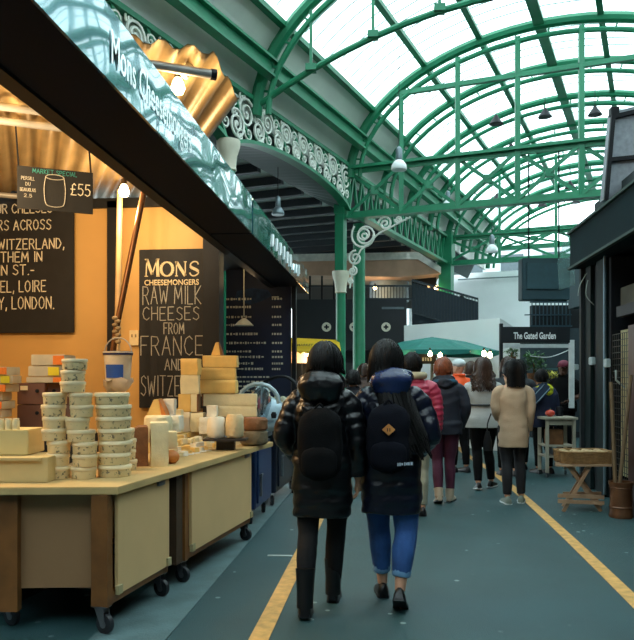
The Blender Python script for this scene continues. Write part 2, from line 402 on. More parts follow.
# ---- scrollwork girder, bays q 9.5->14.15 and nearer 4.85->9.5
def spiral(c, R, turns, ux, uz, sgn=1, n=40, ph=0):
    out = []
    for i in range(n + 1):
        f = i / n; r = R * (1 - f * .9); a = ph + sgn * turns * 2 * PI * f
        out.append(c + ux * (r * math.cos(a)) + uz * (r * math.sin(a)))
    return out
QU = (HL(0, 1, 0) - HL(0, 0, 0)).normalized()
PU = (HL(1, 0, 0) - HL(0, 0, 0)).normalized()
def scroll_girder(qa, qb, label, detail=True):
    P = -5.79; zt = 5.86
    t_ = thing('scroll_girder', label, 'girder', HL(P, (qa + qb) / 2, 4.8))
    def zb(q):
        f = (q - qa) / (qb - qa) * 2 - 1
        return 4.82 + .46 * math.sqrt(max(0, 1 - f * f * .96))
    qs = [qa + (qb - qa) * i / 24 for i in range(25)]
    m = MB(); m.bar(HL(P, qa, zt), HL(P, qb, zt), .12, .07); m.build('top_flange', green, t_)
    m = MB()
    m.rings([[HL(P + .07, q, zb(q) - .02), HL(P + .07, q, zb(q) + .04), HL(P - .1, q, zb(q) + .05), HL(P - .1, q, zb(q) - .03)] for q in qs]); m.build('arched_flange', green, t_)
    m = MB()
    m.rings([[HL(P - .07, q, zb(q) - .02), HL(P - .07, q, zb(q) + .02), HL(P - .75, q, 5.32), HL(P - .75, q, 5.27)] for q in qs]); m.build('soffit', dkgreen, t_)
    n = 7
    for i in range(n):
        q0 = qa + (qb - qa) * (i + .04) / n; q1 = qa + (qb - qa) * (i + .96) / n
        m = MB(); m.bar(HL(P, q0, zt), HL(P, q1, zb(q1)), .05, .06, up=PU); m.build('diagonal', green, t_)
        if detail:
            m = MB(); qc = (q0 + q1) / 2
            h = zt - zb(qc); r = h * .33
            for (dq, dz, R, s, ph) in ((.16, h * .62, r, 1, 0), (-.12, h * .3, r * .9, -1, 2), (-.02, h * .12, r * .4, 1, 1), (.05, h * .9, r * .4, -1, 4), (.22, h * .25, r * .45, 1, 3), (-.2, h * .72, r * .5, 1, 0), (-.2, h * .52, r * .3, -1, 0)):
                c = HL(P + .02, qc + dq, zb(qc) + dz)
                m.tube(spiral(c, R, 2.2 if R > r * .8 else 1.3, QU, UP, s, 30, ph), .021 if R > r * .8 else .017, 5, up=PU)
                if R > r * .8: m.ell(c, (.03, .03, .03), 8, 6)
            m.build('scrollwork', white_iron, t_, smooth=True)
    return t_
scroll_girder(9.5, 14.15, 'arched green girder filled with white iron scrollwork, ending at the columns')
scroll_girder(4.85, 9.5, 'nearer bay of white scrollwork girder, mostly behind the shop sign')
# white scroll bracket under the cross truss
m = MB(); c0 = HL(-5.79, 14.1, 4.7)
for (dp, dz, R, s, ph) in ((.38, -.32, .3, 1, 2.4), (.38, -.32, .2, -1, 0), (.82, -.12, .15, -1, 3), (1.1, -.06, .08, 1, 3), (.18, -.78, .16, 1, 1.5), (.12, -1.05, .1, -1, 1.5), (.08, -1.25, .06, 1, 1.5)):
    m.tube(spiral(c0 + PU * dp + UP * dz, R, 1.8, PU, UP, s, 30, ph), .022, 5, up=QU)
m.tube([c0 + PU * .06 + UP * -1.4, c0 + PU * .14 + UP * -.9, c0 + PU * .3 + UP * -.62, c0 + PU * .7 + UP * -.3, c0 + PU * 1.35 + UP * -.03], .02, 6, up=QU)
tag(m.build('scroll_bracket', white_iron, smooth=True), 'white curled iron bracket under the cross truss beside the columns', 'bracket')
# lattice girder along left column line q 14.15 -> 21.95
t_ = thing('lattice_girder', 'green lattice girder running away from the columns to the far end', 'girder', HL(-5.79, 18, 4.8))
m = MB(); m.bar(HL(-5.79, 14.2, 5.75), HL(-5.79, 21.9, 5.75), .2, .07); m.build('top_chord', green, t_)
m = MB(); m.bar(HL(-5.79, 14.2, 4.95), HL(-5.79, 21.9, 4.95), .2, .07); m.build('bottom_chord', green, t_)
for i in range(16):
    q0 = 14.2 + 7.7 * i / 16; q1 = 14.2 + 7.7 * (i + .5) / 16; q2 = 14.2 + 7.7 * (i + 1) / 16
    m = MB(); m.bar(HL(-5.79, q0, 4.95), HL(-5.79, q1, 5.75), .05); m.bar(HL(-5.79, q1, 5.75), HL(-5.79, q2, 4.95), .05); m.build('brace', green, t_)
# thick green eave beam above the scroll girder
m = MB(); m.bar(HL(-5.5, -2, 6.3), HL(-5.5, 27.8, 6.3), .08, .26); m.bar(HL(-5.46, -2, 6.43), HL(-5.46, 27.8, 6.43), .16, .04); m.bar(HL(-5.46, -2, 6.17), HL(-5.46, 27.8, 6.17), .16, .04)
tag(m.build('eave_beam', green), 'thick green beam running down the left eave above the scrollwork', 'beam')
m = MB(); m.add([HL(-5.9, 1, 5.85), HL(-5.9, 28, 5.85), HL(-5.7, 28, 6.6), HL(-5.7, 1, 6.6)], [(0, 1, 2, 3)]); m.add([HL(-5.95, 1, 5.85), HL(-5.95, 28, 5.85), HL(-5.78, 28, 6.7), HL(-5.78, 1, 6.7)], [(0, 1, 2, 3)])
tag(struct(m.build('wall_left', greypanel)), 'grey boarding between the scrollwork girder and the eave beam', 'boarding')
# eave struts: short curved brackets from girder to arch
for k in ():
    q = QS[k]
    m = MB(); m.tube(catmull([HL(-5.7, q, 5.9), HL(-5.35, q, 6.35), HL(-4.9, q, 6.9), HL(-4.2, q, 7.35)], 5), .06, 6, up=AXU)
    tag(m.build('eave_strut', green, smooth=True), f'dark green curved strut at the left eave under the {ordw[k]} arch', 'strut', 'eave struts')
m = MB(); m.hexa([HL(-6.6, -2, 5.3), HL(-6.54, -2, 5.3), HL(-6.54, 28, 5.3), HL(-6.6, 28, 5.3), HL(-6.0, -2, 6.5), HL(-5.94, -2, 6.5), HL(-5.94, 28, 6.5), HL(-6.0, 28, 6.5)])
tag(struct(m.build('wall_left', M('dark_grey_boards', '#4d5a58', .8))), 'dark grey boarding behind the scrollwork', 'boarding')  # dark grey backing closing the gap above the aisle ceiling
# ---- left aisle roof : dark boards + beams
m = MB(); m.hexa([HL(-16, 4, 5.45), HL(-6.6, 4, 5.45), HL(-6.6, 28, 5.45), HL(-16, 28, 5.45), HL(-16, 4, 5.55), HL(-6.6, 4, 5.55), HL(-6.6, 28, 5.55), HL(-16, 28, 5.55)])
tag(struct(m.build('ceiling', M('aisle_boards', '#b5b9b5', .7, 0, .12, 2))), 'grey boarded aisle ceiling behind the scrollwork girder', 'ceiling')
bm_ = M('aisle_beam', '#23292f', .6)
for i in range(14):
    q = 9.3 + i * .92
    m = MB(); m.bar(HL(-15.5, q, 5.36), HL(-6.7, q, 5.36), .14, .16)
    tag(m.build('aisle_beam', bm_), f'dark beam under the grey aisle ceiling, {ordw[min(i, 13)]} from the near end', 'beam', 'aisle ceiling beams')
m = MB(); m.hexa([HL(2.4, -2, 5.1), HL(13, -2, 5.1), HL(13, 28, 5.1), HL(2.4, 28, 5.1), HL(2.4, -2, 5.2), HL(13, -2, 5.2), HL(13, 28, 5.2), HL(2.4, 28, 5.2)])  # out of view, added to reduce ambient light from the right
tag(struct(m.build('ceiling', MATS['aisle_boards'])), 'unseen boarded ceiling added over the right aisle to cut sky light', 'ceiling')
m = MB(); m.hexa([HL(-16, -3, 5.25), HL(-6.1, -3, 5.25), HL(-6.1, 4, 5.25), HL(-16, 4, 5.25), HL(-16, -3, 5.35), HL(-6.1, -3, 5.35), HL(-6.1, 4, 5.35), HL(-16, 4, 5.35)])  # out of view, added to reduce ambient light near the camera
tag(struct(m.build('ceiling', MATS['aisle_boards'])), 'unseen aisle ceiling added left of the viewpoint to cut sky light', 'ceiling')
brick = M('dark_brick', '#3b3632', .85, 0, .3, 6)  # dark brick for unseen walls added to keep out low sky light
m = MB(); m.box((0, -5, 4), (30, .3, 8)); tag(struct(m.build('wall_front', brick)), 'unseen brick wall added behind the viewpoint to block sky light', 'wall')
m = MB(); m.box((11.5, 8, 4), (.3, 26, 8)); tag(struct(m.build('wall_right', brick)), 'unseen brick wall added along the right side to block sky light', 'wall')
m = MB(); m.box((-11.5, 4, 4), (.3, 18, 8)); tag(struct(m.build('wall_left', brick)), 'unseen brick wall added along the left side to block sky light', 'wall')
# ---- far end wall of the hall and what lies beyond
wall = M('white_wall', '#eef3f4', .7, 0, .05, 1.2)
m = MB(); m.hexa([HL(-9, 28.4, 0), HL(5, 28.4, 0), HL(5, 28.7, 0), HL(-9, 28.7, 0), HL(-9, 28.4, 5.55), HL(5, 28.4, 5.55), HL(5, 28.7, 5.55), HL(-9, 28.7, 5.55)])
tag(struct(m.build('wall_back', wall)), 'white painted wall closing the far end of the hall', 'wall')
m = MB(); m.bar(HL(-7, 28.3, 5.3), HL(5, 28.3, 5.3), .05, .05); m.build('wall_pipe', M('grey_pipe', '#7d8b8c', .5), bpy.data.objects['wall_back'])
t_ = thing('town_building', 'pale building with windows seen through the open gable beyond the end wall', 'building', HL(-2, 37, 0))
bw = M('pale_render', '#c9d4d5', .8); bd = M('dark_window', '#4e5d62', .3)
m = MB(); m.hexa([HL(-12, 37, 0), HL(9, 37, 0), HL(9, 43, 0), HL(-12, 43, 0), HL(-12, 37, 8.0), HL(9, 37, 8.0), HL(9, 43, 8.0), HL(-12, 43, 8.0)]); m.build('walls', bw, t_)
for i in range(9):
    m = MB(); m.hexa([HL(-9 + i * 2, 36.95, 6.35), HL(-7.9 + i * 2, 36.95, 6.35), HL(-7.9 + i * 2, 37.05, 6.35), HL(-9 + i * 2, 37.05, 6.35), HL(-9 + i * 2, 36.95, 7.6), HL(-7.9 + i * 2, 36.95, 7.6), HL(-7.9 + i * 2, 37.05, 7.6), HL(-9 + i * 2, 37.05, 7.6)]); m.build('window', bd, t_)

# ---- lamps
bellm = M('opal_glass', '#e6ecec', .25, 0, .03, 5)
lampgrey = M('lamp_grey', '#6e7c82', .35, .5)
def bell_lamp(px, py, Z, wpx, label, top=6.0, dark=False):
    c = at(px, py, Z); r = wpx / FPX * Z / 2
    t_ = thing('bell_lamp', label, 'lamp', c)
    m = MB(); m.lathe(c, [(r * .95, 0), (r, r * .15), (r * .93, r * .6), (r * .6, r * 1.1), (r * .35, r * 1.25), (r * .35, r * 1.3)], 20, cap=True); m.build('shade', lampgrey if dark else bellm, t_, smooth=True)
    m = MB(); m.lathe(c + UP * r * 1.25, [(r * .4, 0), (r * .42, r * .1), (r * .42, r * 1.3), (r * .3, r * 1.5), (r * .1, r * 1.7)], 14); m.build('housing', lampgrey, t_, smooth=True)
    m = MB(); m.bar(c + UP * r * 2.8, Vector((c.x, c.y, top)), .015); m.build('cord', black, t_)
bell_lamp(399, 170, 12.6, 16, 'white bell lamp hanging left of the truss, nearest and largest of the hall lamps', 7.2)
bell_lamp(448, 207, 17, 11, 'white bell lamp hanging behind the cross truss', 7.5)
bell_lamp(492, 252, 19.5, 12, 'white bell lamp hanging low in front of the far lattice truss', 8.0)
bell_lamp(278, 215, 12.5, 13, 'dim grey lamp hanging under the dark aisle ceiling', 5.1, True)
pend = None
for i, (px, py, q) in enumerate([(496, 124, 16.5), (545, 117, 17), (595, 115, 17), (511, 152, 18), (497, 200, 23), (570, 188, 22), (542, 206, 25), (576, 203, 26), (462, 300, 26)]):
    t = (px - 317) / FPX; Z = q * .9985 / (.926 + .377 * t); c = at(px, py, Z)
    t_ = thing('cone_pendant', 'small black cone lamp hanging on a long cord high in the glass vault', 'lamp', c, 0, 'small cone lamps in the vault') if i < 8 else thing('wall_lamp', 'small black floodlight in front of the white end wall', 'lamp', c)
    m = MB(); m.lathe(c, [(.16, 0), (.06, .14), (.03, .2)], 12); m.build('shade', black, t_, smooth=True)
    m = MB(); m.bar(c + UP * .18, Vector((c.x, c.y, min(7.9, c.z + 2.2))) if i < 8 else c + UP * .18 + AXU * 1.1, .012); m.build('cord', black, t_)
# ================================================================= LEFT STALL
SX = -1.083                       # street side face of the glossy sign
FX = Vector((1, 0, 0)); FY = Vector((0, 1, 0))
gloss = M('glossy_teal_sign', '#4a8a94', .1, .0, .1, 2, 0, 60, coat=1, spec=1)
N, L = nodes_of(gloss); b = N['Principled BSDF']
tc = N.new('ShaderNodeTexCoord'); nz = N.new('ShaderNodeTexNoise'); nz.inputs['Scale'].default_value = 3.2; nz.inputs['Detail'].default_value = 0
bp = N.new('ShaderNodeBump'); bp.inputs['Strength'].default_value = .13; bp.inputs['Distance'].default_value = .08
L.new(tc.outputs['Object'], nz.inputs['Vector']); L.new(nz.outputs['Fac'], bp.inputs['Height']); L.new(bp.outputs['Normal'], b.inputs['Normal'])
b.inputs['Metallic'].default_value = .55
L.new(bp.outputs['Normal'], b.inputs['Coat Normal'])
def fascia(y0, y1, label, txt, ty, tw, th, tz, draw=True):
    zb, zt = 2.59, 2.876
    m = MB(); m.box(((SX + SX - .33) / 2, (y0 + y1) / 2, (zb + zt) / 2), (.33, y1 - y0, zt - zb))
    o = m.build('fascia_sign', navy)
    tag(o, label, 'sign')
    m = MB(); m.box((SX + .006, (y0 + y1) / 2, (zb + zt) / 2), (.012, y1 - y0 - .02, zt - zb)); m.build('glossy_face', gloss, o)
    m = MB()
    if draw: font_text(m, txt, Vector((SX + .014, ty, tz)), FY, UP, th, tw, .01, .003)
    else:
        rnd = random.Random(5)
        for i in range(9):
            y = ty + tw * i / 9; h = th * rnd.uniform(.5, 1)
            m.tube([Vector((SX + .016, y, tz)), Vector((SX + .016, y + .04, tz + h)), Vector((SX + .016, y + .09, tz + h * .3))], .012, 4)
    m.build('lettering', M('silver_letters', '#f4f8f8', .3, .85, .02), o)
    return o
# fractions: letters begin above px 108
fascia(.4, 5.62, 'long glossy teal shop sign over the cheese stall with silver lettering', 'Mons Cheesemongers', 2.70, 1.14, .13, 2.665)
fascia(5.66, 9.72, 'farther glossy teal sign over the menu-board stall, end nearest the yellow awning', '', 6.6, 2.2, .14, 2.66, False)
# inner beam behind sign
m = MB(); m.box((-1.46, 5.0, 2.66), (.08, 9.4, .16)); tag(m.build('stall_beam', black), 'black beam along the inner edge of the shop signs', 'beam')
# corrugated roof sheet lying on poles
K = (-.628, 4.31); cv = (.927, .374); dv = (-.374, .927); ZR = 3.39
def RC(c, d, h=0): return W(K[0] + cv[0] * c + dv[0] * d, K[1] + cv[1] * c + dv[1] * d, ZR + h)
corr = M('corrugated_sheet', '#b39a6c', .4, .3, .18, 3, .1, 20)
def cmax(d): return min(.364, d / .672 * .364)
m = MB(); per = .17; nd = 14; c0 = -3.4
cs = []; c = c0
while c <= .365: cs.append(c); c += per / 8
def hh(c): return .026 * max(-.75, min(.75, 1.5 * math.sin(2 * PI * c / per)))
for si, off in enumerate((0, .006)):
    vs = []; fs = []
    for j, c in enumerate(cs):
        dmin = 0 if c <= 0 else c / .364 * .672
        for i in range(nd + 1):
            d = dmin + (4.0 - dmin) * i / nd
            vs.append(RC(c, d, hh(c) + off))
    for j in range(len(cs) - 1):
        for i in range(nd):
            a = j * (nd + 1) + i; fs.append((a, a + 1, a + nd + 2, a + nd + 1))
    m.add(vs, fs)
tag(m.build('roof_sheet', corr, smooth=True), 'corrugated yellow-lit roof sheet over the cheese stall, its corner above the sign', 'roof')
# poles under the sheet
for i, (d, ca, cb, lab) in enumerate([(.10, -2.6, .02, 'steel pole under the near wavy edge of the corrugated roof'), (1.45, -3.3, -.7, 'steel pole across the stall roof carrying the hanging price sign'), (1.15, -3.3, -.65, 'steel pole across the stall roof nearest the camera inside'), (3.75, -3.3, .0, 'steel pole across the far end of the stall roof')]):
    m = MB(); m.tube([RC(ca, d, -.09), RC(cb, d, -.09)], .028, 12)
    o = tag(m.build('roof_pole', steel, smooth=True), lab, 'pole')
    if i == 0:
        m = MB(); m.tube([RC(cb - .005, d, -.09), RC(cb + .03, d, -.09)], .033, 12); m.build('end_cap', black, o)
# back wall panels (yellow) + black frame
yel = M('yellow_panel', '#cfa460', .6, 0, .1, 1.2)
YW = at(160, 300, 7.55).y
def xw(px, y=None):       # x on the back wall plane for a pixel column
    y = YW if y is None else y
    t = (px - 317) / FPX; dx = -SA + t * CA; dy = CA + t * SA
    return dx * y / dy
def zw(px, py, y=None):
    y = YW if y is None else y
    t = (px - 317) / FPX; Z = y / (CA + t * SA)
    return EYE + (HY - py) / FPX * Z
x_l, x_m, x_r = xw(-60), xw(114), xw(207)
m = MB(); m.box(((x_l + x_m - .06) / 2, YW + .03, 1.62), (x_m - x_l - .06, .06, 3.24)); tag(struct(m.build('wall_back', yel)), 'yellow panel behind the big chalkboard, left of the black post', 'wall')
m = MB(); m.box(((x_m + .06 + x_r) / 2, YW + .03, 1.62), (x_r - x_m - .06, .06, 3.24)); tag(struct(m.build('wall_back', yel)), 'yellow panel behind the cheesemonger chalkboard', 'wall')
m = MB(); m.box((x_m, YW + .01, 1.65), (.12, .1, 3.3)); tag(m.build('stall_post', black), 'black post between the two yellow panels', 'post')
m = MB(); m.box(((x_l + x_r) / 2, YW + .02, 3.28), (x_r - x_l + .2, .12, .1)); tag(m.build('stall_beam', black), 'black beam on top of the yellow panels', 'beam')
m = MB(); m.box((x_r + .08, YW - .05, 1.65), (.17, .2, 3.3)); tag(m.build('stall_post', black), 'wide black post right of the cheesemonger chalkboard', 'post')
# left side wall of the stall (out of frame mostly) so that the stall is a room
m = MB(); m.box((-4.35, 5.4, 1.65), (.08, 4.6, 3.3)); tag(struct(m.build('wall_left', yel)), 'yellow side panel of the cheese stall', 'wall')
# big chalkboard
def board(name, px0, py0, px1, py1, y, label, thick=.03, frame=None):
    xa, xb = xw(px0, y), xw(px1, y); pm = (px0 + px1) / 2
    zt_, zb_ = zw(pm, py0, y), zw(pm, py1, y)
    m = MB(); m.box(((xa + xb) / 2, y + thick / 2, (zt_ + zb_) / 2), (xb - xa, thick, zt_ - zb_))
    o = m.build(name, frame or chalkb, bevel=.004)
    return tag(o, label, 'sign')
yb = YW - .06
B1 = board('chalkboard', -60, 188, 73.5, 333, yb, 'large chalkboard with capital handwriting, cut by the left edge of the photo')
def chalkline(o, rows, y, mat=chalk, wd=.0105):
    m = MB()
    for (txt, px0, px1, pyb, pyt) in rows:
        pm = (px0 + px1) / 2
        xa, xb = xw(px0, y), xw(px1, y); z0, z1 = zw(pm, pyb, y), zw(pm, pyt, y)
        stroke_text(m, txt, Vector((xa, y - .003, z0)), FX, UP, z1 - z0, wd, xb - xa, .12)
    m.build('lettering', mat, o)
chalkline(B1, [('UR CHEESES', -3, 52, 213, 204), ('RS ACROSS', -2, 51, 230, 220), ('WITZERLAND,', -2, 64, 249, 239), ('THEM IN', 1, 42, 262, 252), ('IN ST.-', -1, 34, 275, 265), ('TEL, LOIRE', -6, 46, 292, 281), ('CY, LONDON.', -8, 54, 309, 297)], yb)
B2 = board('chalkboard', 139, 249, 206, 408, yb, 'tall cheesemonger chalkboard on the yellow panel, raw milk cheeses written on it')
# MONS with serifs: heavy strokes
def serif_line(o, y):
    m = MB(); xa, xb = xw(145, y), xw(199, y); z0, z1 = zw(172, 276, y), zw(172, 259, y)
    h = z1 - z0; k = h / 6; nrm = FX.cross(UP)
    def st(x0, z_0, x1, z_1, w):
        a = Vector((x0, y - .003, z_0)); b_ = Vector((x1, y - .003, z_1)); d = (b_ - a).normalized(); s = nrm.cross(d) * w / 2
        m.prism([a - s, b_ - s, b_ + s, a + s], nrm * .0015)
    tot = xb - xa
    # M
    x = xa; w = tot * .27
    for (p, q, r, s_, ww) in ((.08, 0, .14, 1, .012), (.14, 1, .5, .1, .03), (.5, .1, .84, 1, .012), (.86, 1, .9, 0, .032)): st(x + w * p, z0 + h * q, x + w * r, z0 + h * s_, ww)
    for p in (.1, .9): st(x + w * (p - .12), z0, x + w * (p + .12), z0, .01)
    st(x, z0 + h, x + w * .2, z0 + h, .01); st(x + w * .8, z0 + h, x + w, z0 + h, .01)
    hs = h * .82
    x = xa + tot * .3; w = tot * .22
    for i in range(20):
        a0, a1 = 2 * PI * i / 20, 2 * PI * (i + 1) / 20
        st(x + w / 2 + w / 2 * math.cos(a0), z0 + hs / 2 + hs / 2 * math.sin(a0), x + w / 2 + w / 2 * math.cos(a1), z0 + hs / 2 + hs / 2 * math.sin(a1), .012 + .02 * abs(math.cos((a0 + a1) / 2)))
    x = xa + tot * .56; w = tot * .22
    for (p, q, r, s_, ww) in ((.12, 0, .12, 1, .012), (.12, 1, .86, 0, .032), (.86, 0, .86, 1, .012)): st(x + w * p, z0 + hs * q, x + w * r, z0 + hs * s_, ww)
    for (p, q) in ((.12, 0), (.12, 1), (.86, 1)): st(x + w * (p - .12), z0 + hs * q, x + w * (p + .12), z0 + hs * q, .01)
    x = xa + tot * .83; w = tot * .16
    P = [(1, .8), (.85, .97), (.45, 1), (.1, .82), (.15, .62), (.5, .5), (.9, .36), (1, .17), (.6, 0), (.2, .03), (0, .22)]
    P = [(v.x, v.y) for v in catmull([Vector((a_, b_, 0)) for a_, b_ in P], 3)]
    for i in range(len(P) - 1): st(x + w * P[i][0], z0 + hs * P[i][1], x + w * P[i + 1][0], z0 + hs * P[i + 1][1], .014 + .016 * (.3 < P[i][1] < .7))
    font_text(m, 'CHEESEMONGERS', Vector((xw(144.5, y), y - .003, zw(172, 285, y))), FX, UP, zw(172, 279.5, y) - zw(172, 285, y), xw(199, y) - xw(144.5, y), .02, .0015)
    m.build('shop_name', M('cream_lettering', '#dcc9a0', .7), o)
serif_line(B2, yb)
chalkline(B2, [('RAW MILK', 143, 201, 304, 286), ('CHEESES', 143, 199, 320, 307), ('FROM', 164, 184, 334, 323), ('FRANCE', 141, 203, 355, 336), ('AND', 165, 183, 370, 359), ('SWITZERLAND', 141, 216, 396, 376)], yb, chalkdim, .009)
# hanging price sign
t_c = RC(-1.55, 1.45); 
sd = Vector(((W(cv[0], cv[1]) - W(0, 0)).x, (W(cv[0], cv[1]) - W(0, 0)).y, 0)).normalized()
Zs = 5.25
pA = at(17, 172, Zs); 
def onsign(px):   # depth along sign direction such that it projects to px
    lo, hi = -1, 3
    for _ in range(40):
        md = (lo + hi) / 2; P = pA + sd * md
        X = P.x * CA + P.y * SA; Z = -P.x * SA + P.y * CA
        if 317 + FPX * X / Z < px: lo = md
        else: hi = md
    return md
wS = onsign(93)
zt = pA.z + .05; zb = at(17, 208, Zs).z
t_ = thing('price_sign', 'small hanging chalk sign with a drawn cheese drum and fifty-five pounds', 'sign', pA + sd * wS / 2 + UP * (zb - pA.z))
nS = sd.cross(UP)
m = MB(); a = pA.copy(); a.z = zb
m.prism([a, a + sd * wS, a + sd * wS + UP * (zt - zb), a + UP * (zt - zb)], -nS * .012); m.build('board', chalkb, t_)
a2 = a + nS * .002; hS = zt - zb
def fs(u, v): return a2 + sd * (wS * u) + UP * (hS * v)
m = MB(); stroke_text(m, '£55', fs(.7, .42), sd, UP, hS * .27, .007, wS * .26, .1); m.build('price', chalk, t_)
m = MB(); stroke_text(m, 'MARKET SPECIAL', fs(.2, .86), sd, UP, hS * .1, .004, wS * .58, .1); m.build('heading', chalkteal, t_)
m = MB()
for i, (tx, w_) in enumerate((('PERSILL', .17), ('DU', .06), ('BEAUJOLAIS', .2), ('2.5', .1))): stroke_text(m, tx, fs(.14 - w_ / 2, .68 - i * .135), sd, UP, hS * .075, .0035, wS * w_, .1)
cx, cw = .49, .12
pts = [fs(cx - cw, .8)] + [fs(cx - cw - .02, .5), fs(cx - cw, .17), fs(cx - .05, .1), fs(cx + .05, .1), fs(cx + cw, .17), fs(cx + cw + .02, .5), fs(cx + cw, .8)]
m.tube(catmull(pts, 4), .0035, 4)
m.tube([fs(cx + cw * math.cos(k * PI / 10), .8 + .06 * math.sin(k * PI / 10)) for k in range(20)], .0035, 4, closed=True)
m.build('drawing', chalkdim, t_)
for u in (.02, .97):
    p = fs(u, 1); m = MB(); m.bar(p, p + UP * (3.28 - p.z) - sd * .02, .012, .012); m.build('hanging_strap', black, t_)
# bulbs
warm = M('lit_bulb', '#fff2cf', .3, 0, 0, 5, emit='#ffdfa0', es=22)
brass = M('bulb_socket', '#4a3a28', .4, .5)
def bulb(P, label, watts, r=.035, cordtop=None):
    t_ = thing('light_bulb', label, 'light bulb', P)
    m = MB(); m.lathe(P, [(.004, -r), (r * .7, -r * .75), (r, 0), (r * .75, r * .8), (r * .45, r * 1.4)], 16); m.build('glass', warm, t_, smooth=True)
    m = MB(); m.lathe(P + UP * r * 1.35, [(r * .5, 0), (r * .5, r * .9), (r * .3, r * 1.1)], 12); m.build('socket', brass, t_, smooth=True)
    if cordtop is not None:
        m = MB(); m.tube(catmull([P + UP * r * 2.3, (P + UP * r * 2.3) * .5 + cordtop * .5 + Vector((.03, 0, -.03)), cordtop], 5), .006, 5); m.build('cord', black, t_)
    if watts:
        ld = bpy.data.lights.new('bulb_light', 'POINT'); ld.energy = watts; ld.color = (1, .70, .38); ld.shadow_soft_size = .09
        lo = bpy.data.objects.new('bulb_light', ld); COL.objects.link(lo); lo.location = P - UP * .16
    return t_
bulb(at(178, 88, 4.55), 'glowing bulb under the corner of the corrugated roof above the sign', 16, .045, RC(-.25, .1, -.09))
bulb(at(124, 192, 6.6), 'glowing bulb at the top of the white pole', 42, .05, at(120, 184, 6.8))
bulb(at(-70, 120, 4.6), 'stall bulb left of the hanging price sign', 85, .05, at(-70, 90, 4.6))
bulb(RC(-2.0, 1.2, -.3), 'stall bulb above the cheeses near the price sign', 60, .05, RC(-2.0, 1.2, -.05))
# flood spot fitting next to the outside bulb
P = at(190, 68, 4.5)
t_ = thing('spot_fitting', 'small white and black spot fitting at the pole end above the sign', 'lamp', P)
m = MB(); m.lathe(P, [(.03, -.07), (.038, 0), (.032, .06)], 12, ax=(.5, .3, .8)); m.build('body', cream, t_, smooth=True)
m = MB(); m.lathe(P + Vector((.035, .02, .055)), [(.032, 0), (.036, .04), (.02, .06)], 12, ax=(.5, .3, .8)); m.build('cap', black, t_, smooth=True)
# poles in front of the wall
m = MB(); m.tube([at(120, 190, 6.9), at(117, 352, 6.9), at(116, 440, 6.9)], .028, 10)
tag(m.build('upright_pole', M('cream_pole', '#c9a777', .5), smooth=True), 'cream upright pole behind the hanging bucket', 'pole')
m = MB(); m.tube([at(147, 176, 6.6), at(116, 330, 6.6), at(113, 352, 6.6)], .027, 10)
o = tag(m.build('leaning_pole', M('copper_pole', '#7a5436', .35, .6), smooth=True), 'brown pole leaning across to the bucket', 'pole')
m = MB()
for i in range(8): m.ell(at(115 + (i % 2) * 3, 318 + i * 3.4, 6.58), (.03, .025, .02), 8, 6)
m.build('twine_wrap', M('pale_twine', '#a08a68', .9), o, smooth=True)
# bucket
Z = 6.3; c = at(118, 384, Z); r = 14 / FPX * Z; h = 31 / FPX * Z
t_ = thing('bucket', 'white plastic bucket with a blue label hanging on the poles', 'bucket', c)
m = MB(); m.lathe(c, [(r * .84, 0), (r, h * .96), (r * 1.06, h), (r * 1.06, h * 1.04)], 24); m.build('tub', M('white_plastic', '#d9d3c4', .4), t_, smooth=True)
m = MB(); m.lathe(c + UP * h * .93, [(r * 1.05, 0), (r * 1.06, h * .06), (r * 1.03, h * .12)], 24); m.build('rim', M('navy_rim', '#252d55', .4), t_, smooth=True)
m = MB(); a0 = math.atan2(-1, .1) 
m.rings([[c + Vector((math.cos(a) * rr, math.sin(a) * rr, z)) for (rr, z) in ((r * .9, h * .2), (r * .97, h * .62), (r * .99, h * .62), (r * .93, h * .2))] for a in [a0 - .75 + 1.4 * i / 10 for i in range(11)]]); m.build('label', M('blue_label', '#1f4fa8', .5), t_)
m = MB(); m.tube([c + Vector((-r * math.cos(PI * i / 12), 0, h + r * 1.1 * math.sin(PI * i / 12))) for i in range(13)], .006, 6); m.build('handle', steel, t_, smooth=True)
m = MB(); rnd = random.Random(2)
prof = [(r * .2, -h * .3), (r * .8, -h * .16), (r * .98, h * .06), (r * 1.03, h * .16)]
m.lathe(c, prof, 14, cap=False)
for v in m.v: v += Vector((rnd.uniform(-.012, .012), rnd.uniform(-.012, .012), rnd.uniform(-.03, .02)))
m.build('plastic_bag', M('clear_bag', '#cfc6b6', .3), t_, smooth=True)
# socket plate on the wall
m = MB(); m.box((xw(133, yb), YW - .02, zw(133, 338)), (.1, .03, .16)); o = tag(m.build('socket_plate', M('cream_socket', '#e6d0a0', .5), bevel=.004), 'cream socket plate on the yellow wall beside the tall chalkboard', 'socket')
m = MB()
for i in (-1, 1): m.box((xw(133, yb) + i * .02, YW - .037, zw(133, 336)), (.015, .006, .03))
m.build('switch', M('socket_grey', '#8a7a5a', .5), o)

# ================================================================= COUNTER
OX, OZ = -1.114, 4.03
def T(s, w, z): return W(OX + .235 * s - .972 * w, OZ + .972 * s + .235 * w, z)
TA = math.atan2((T(1, 0, 0) - T(0, 0, 0)).y, (T(1, 0, 0) - T(0, 0, 0)).x)
ply = M('counter_top_ply', '#c9ac74', .45, 0, .12, 4, .05)
panel = M('beige_panel', '#dfbc86', .6, 0, .05, 2)
wood = M('counter_leg_wood', '#7c5026', .5, 0, .25, 6)
metal = M('caster_metal', '#7e848a', .35, .7)
rubber = M('caster_rubber', '#22262b', .5)
m = MB(); poly = [T(0, 0, .786), T(2.95, 0, .786), T(2.95, 1.0, .786), T(1.3, 1.1, .786), W(-2.6, 5.0, .786), W(-2.6, 3.98, .786)]
m.prism(poly, (0, 0, .044)); tag(m.build('worktop', ply, bevel=.004), 'long pale plywood counter top carrying the cheeses', 'counter top')
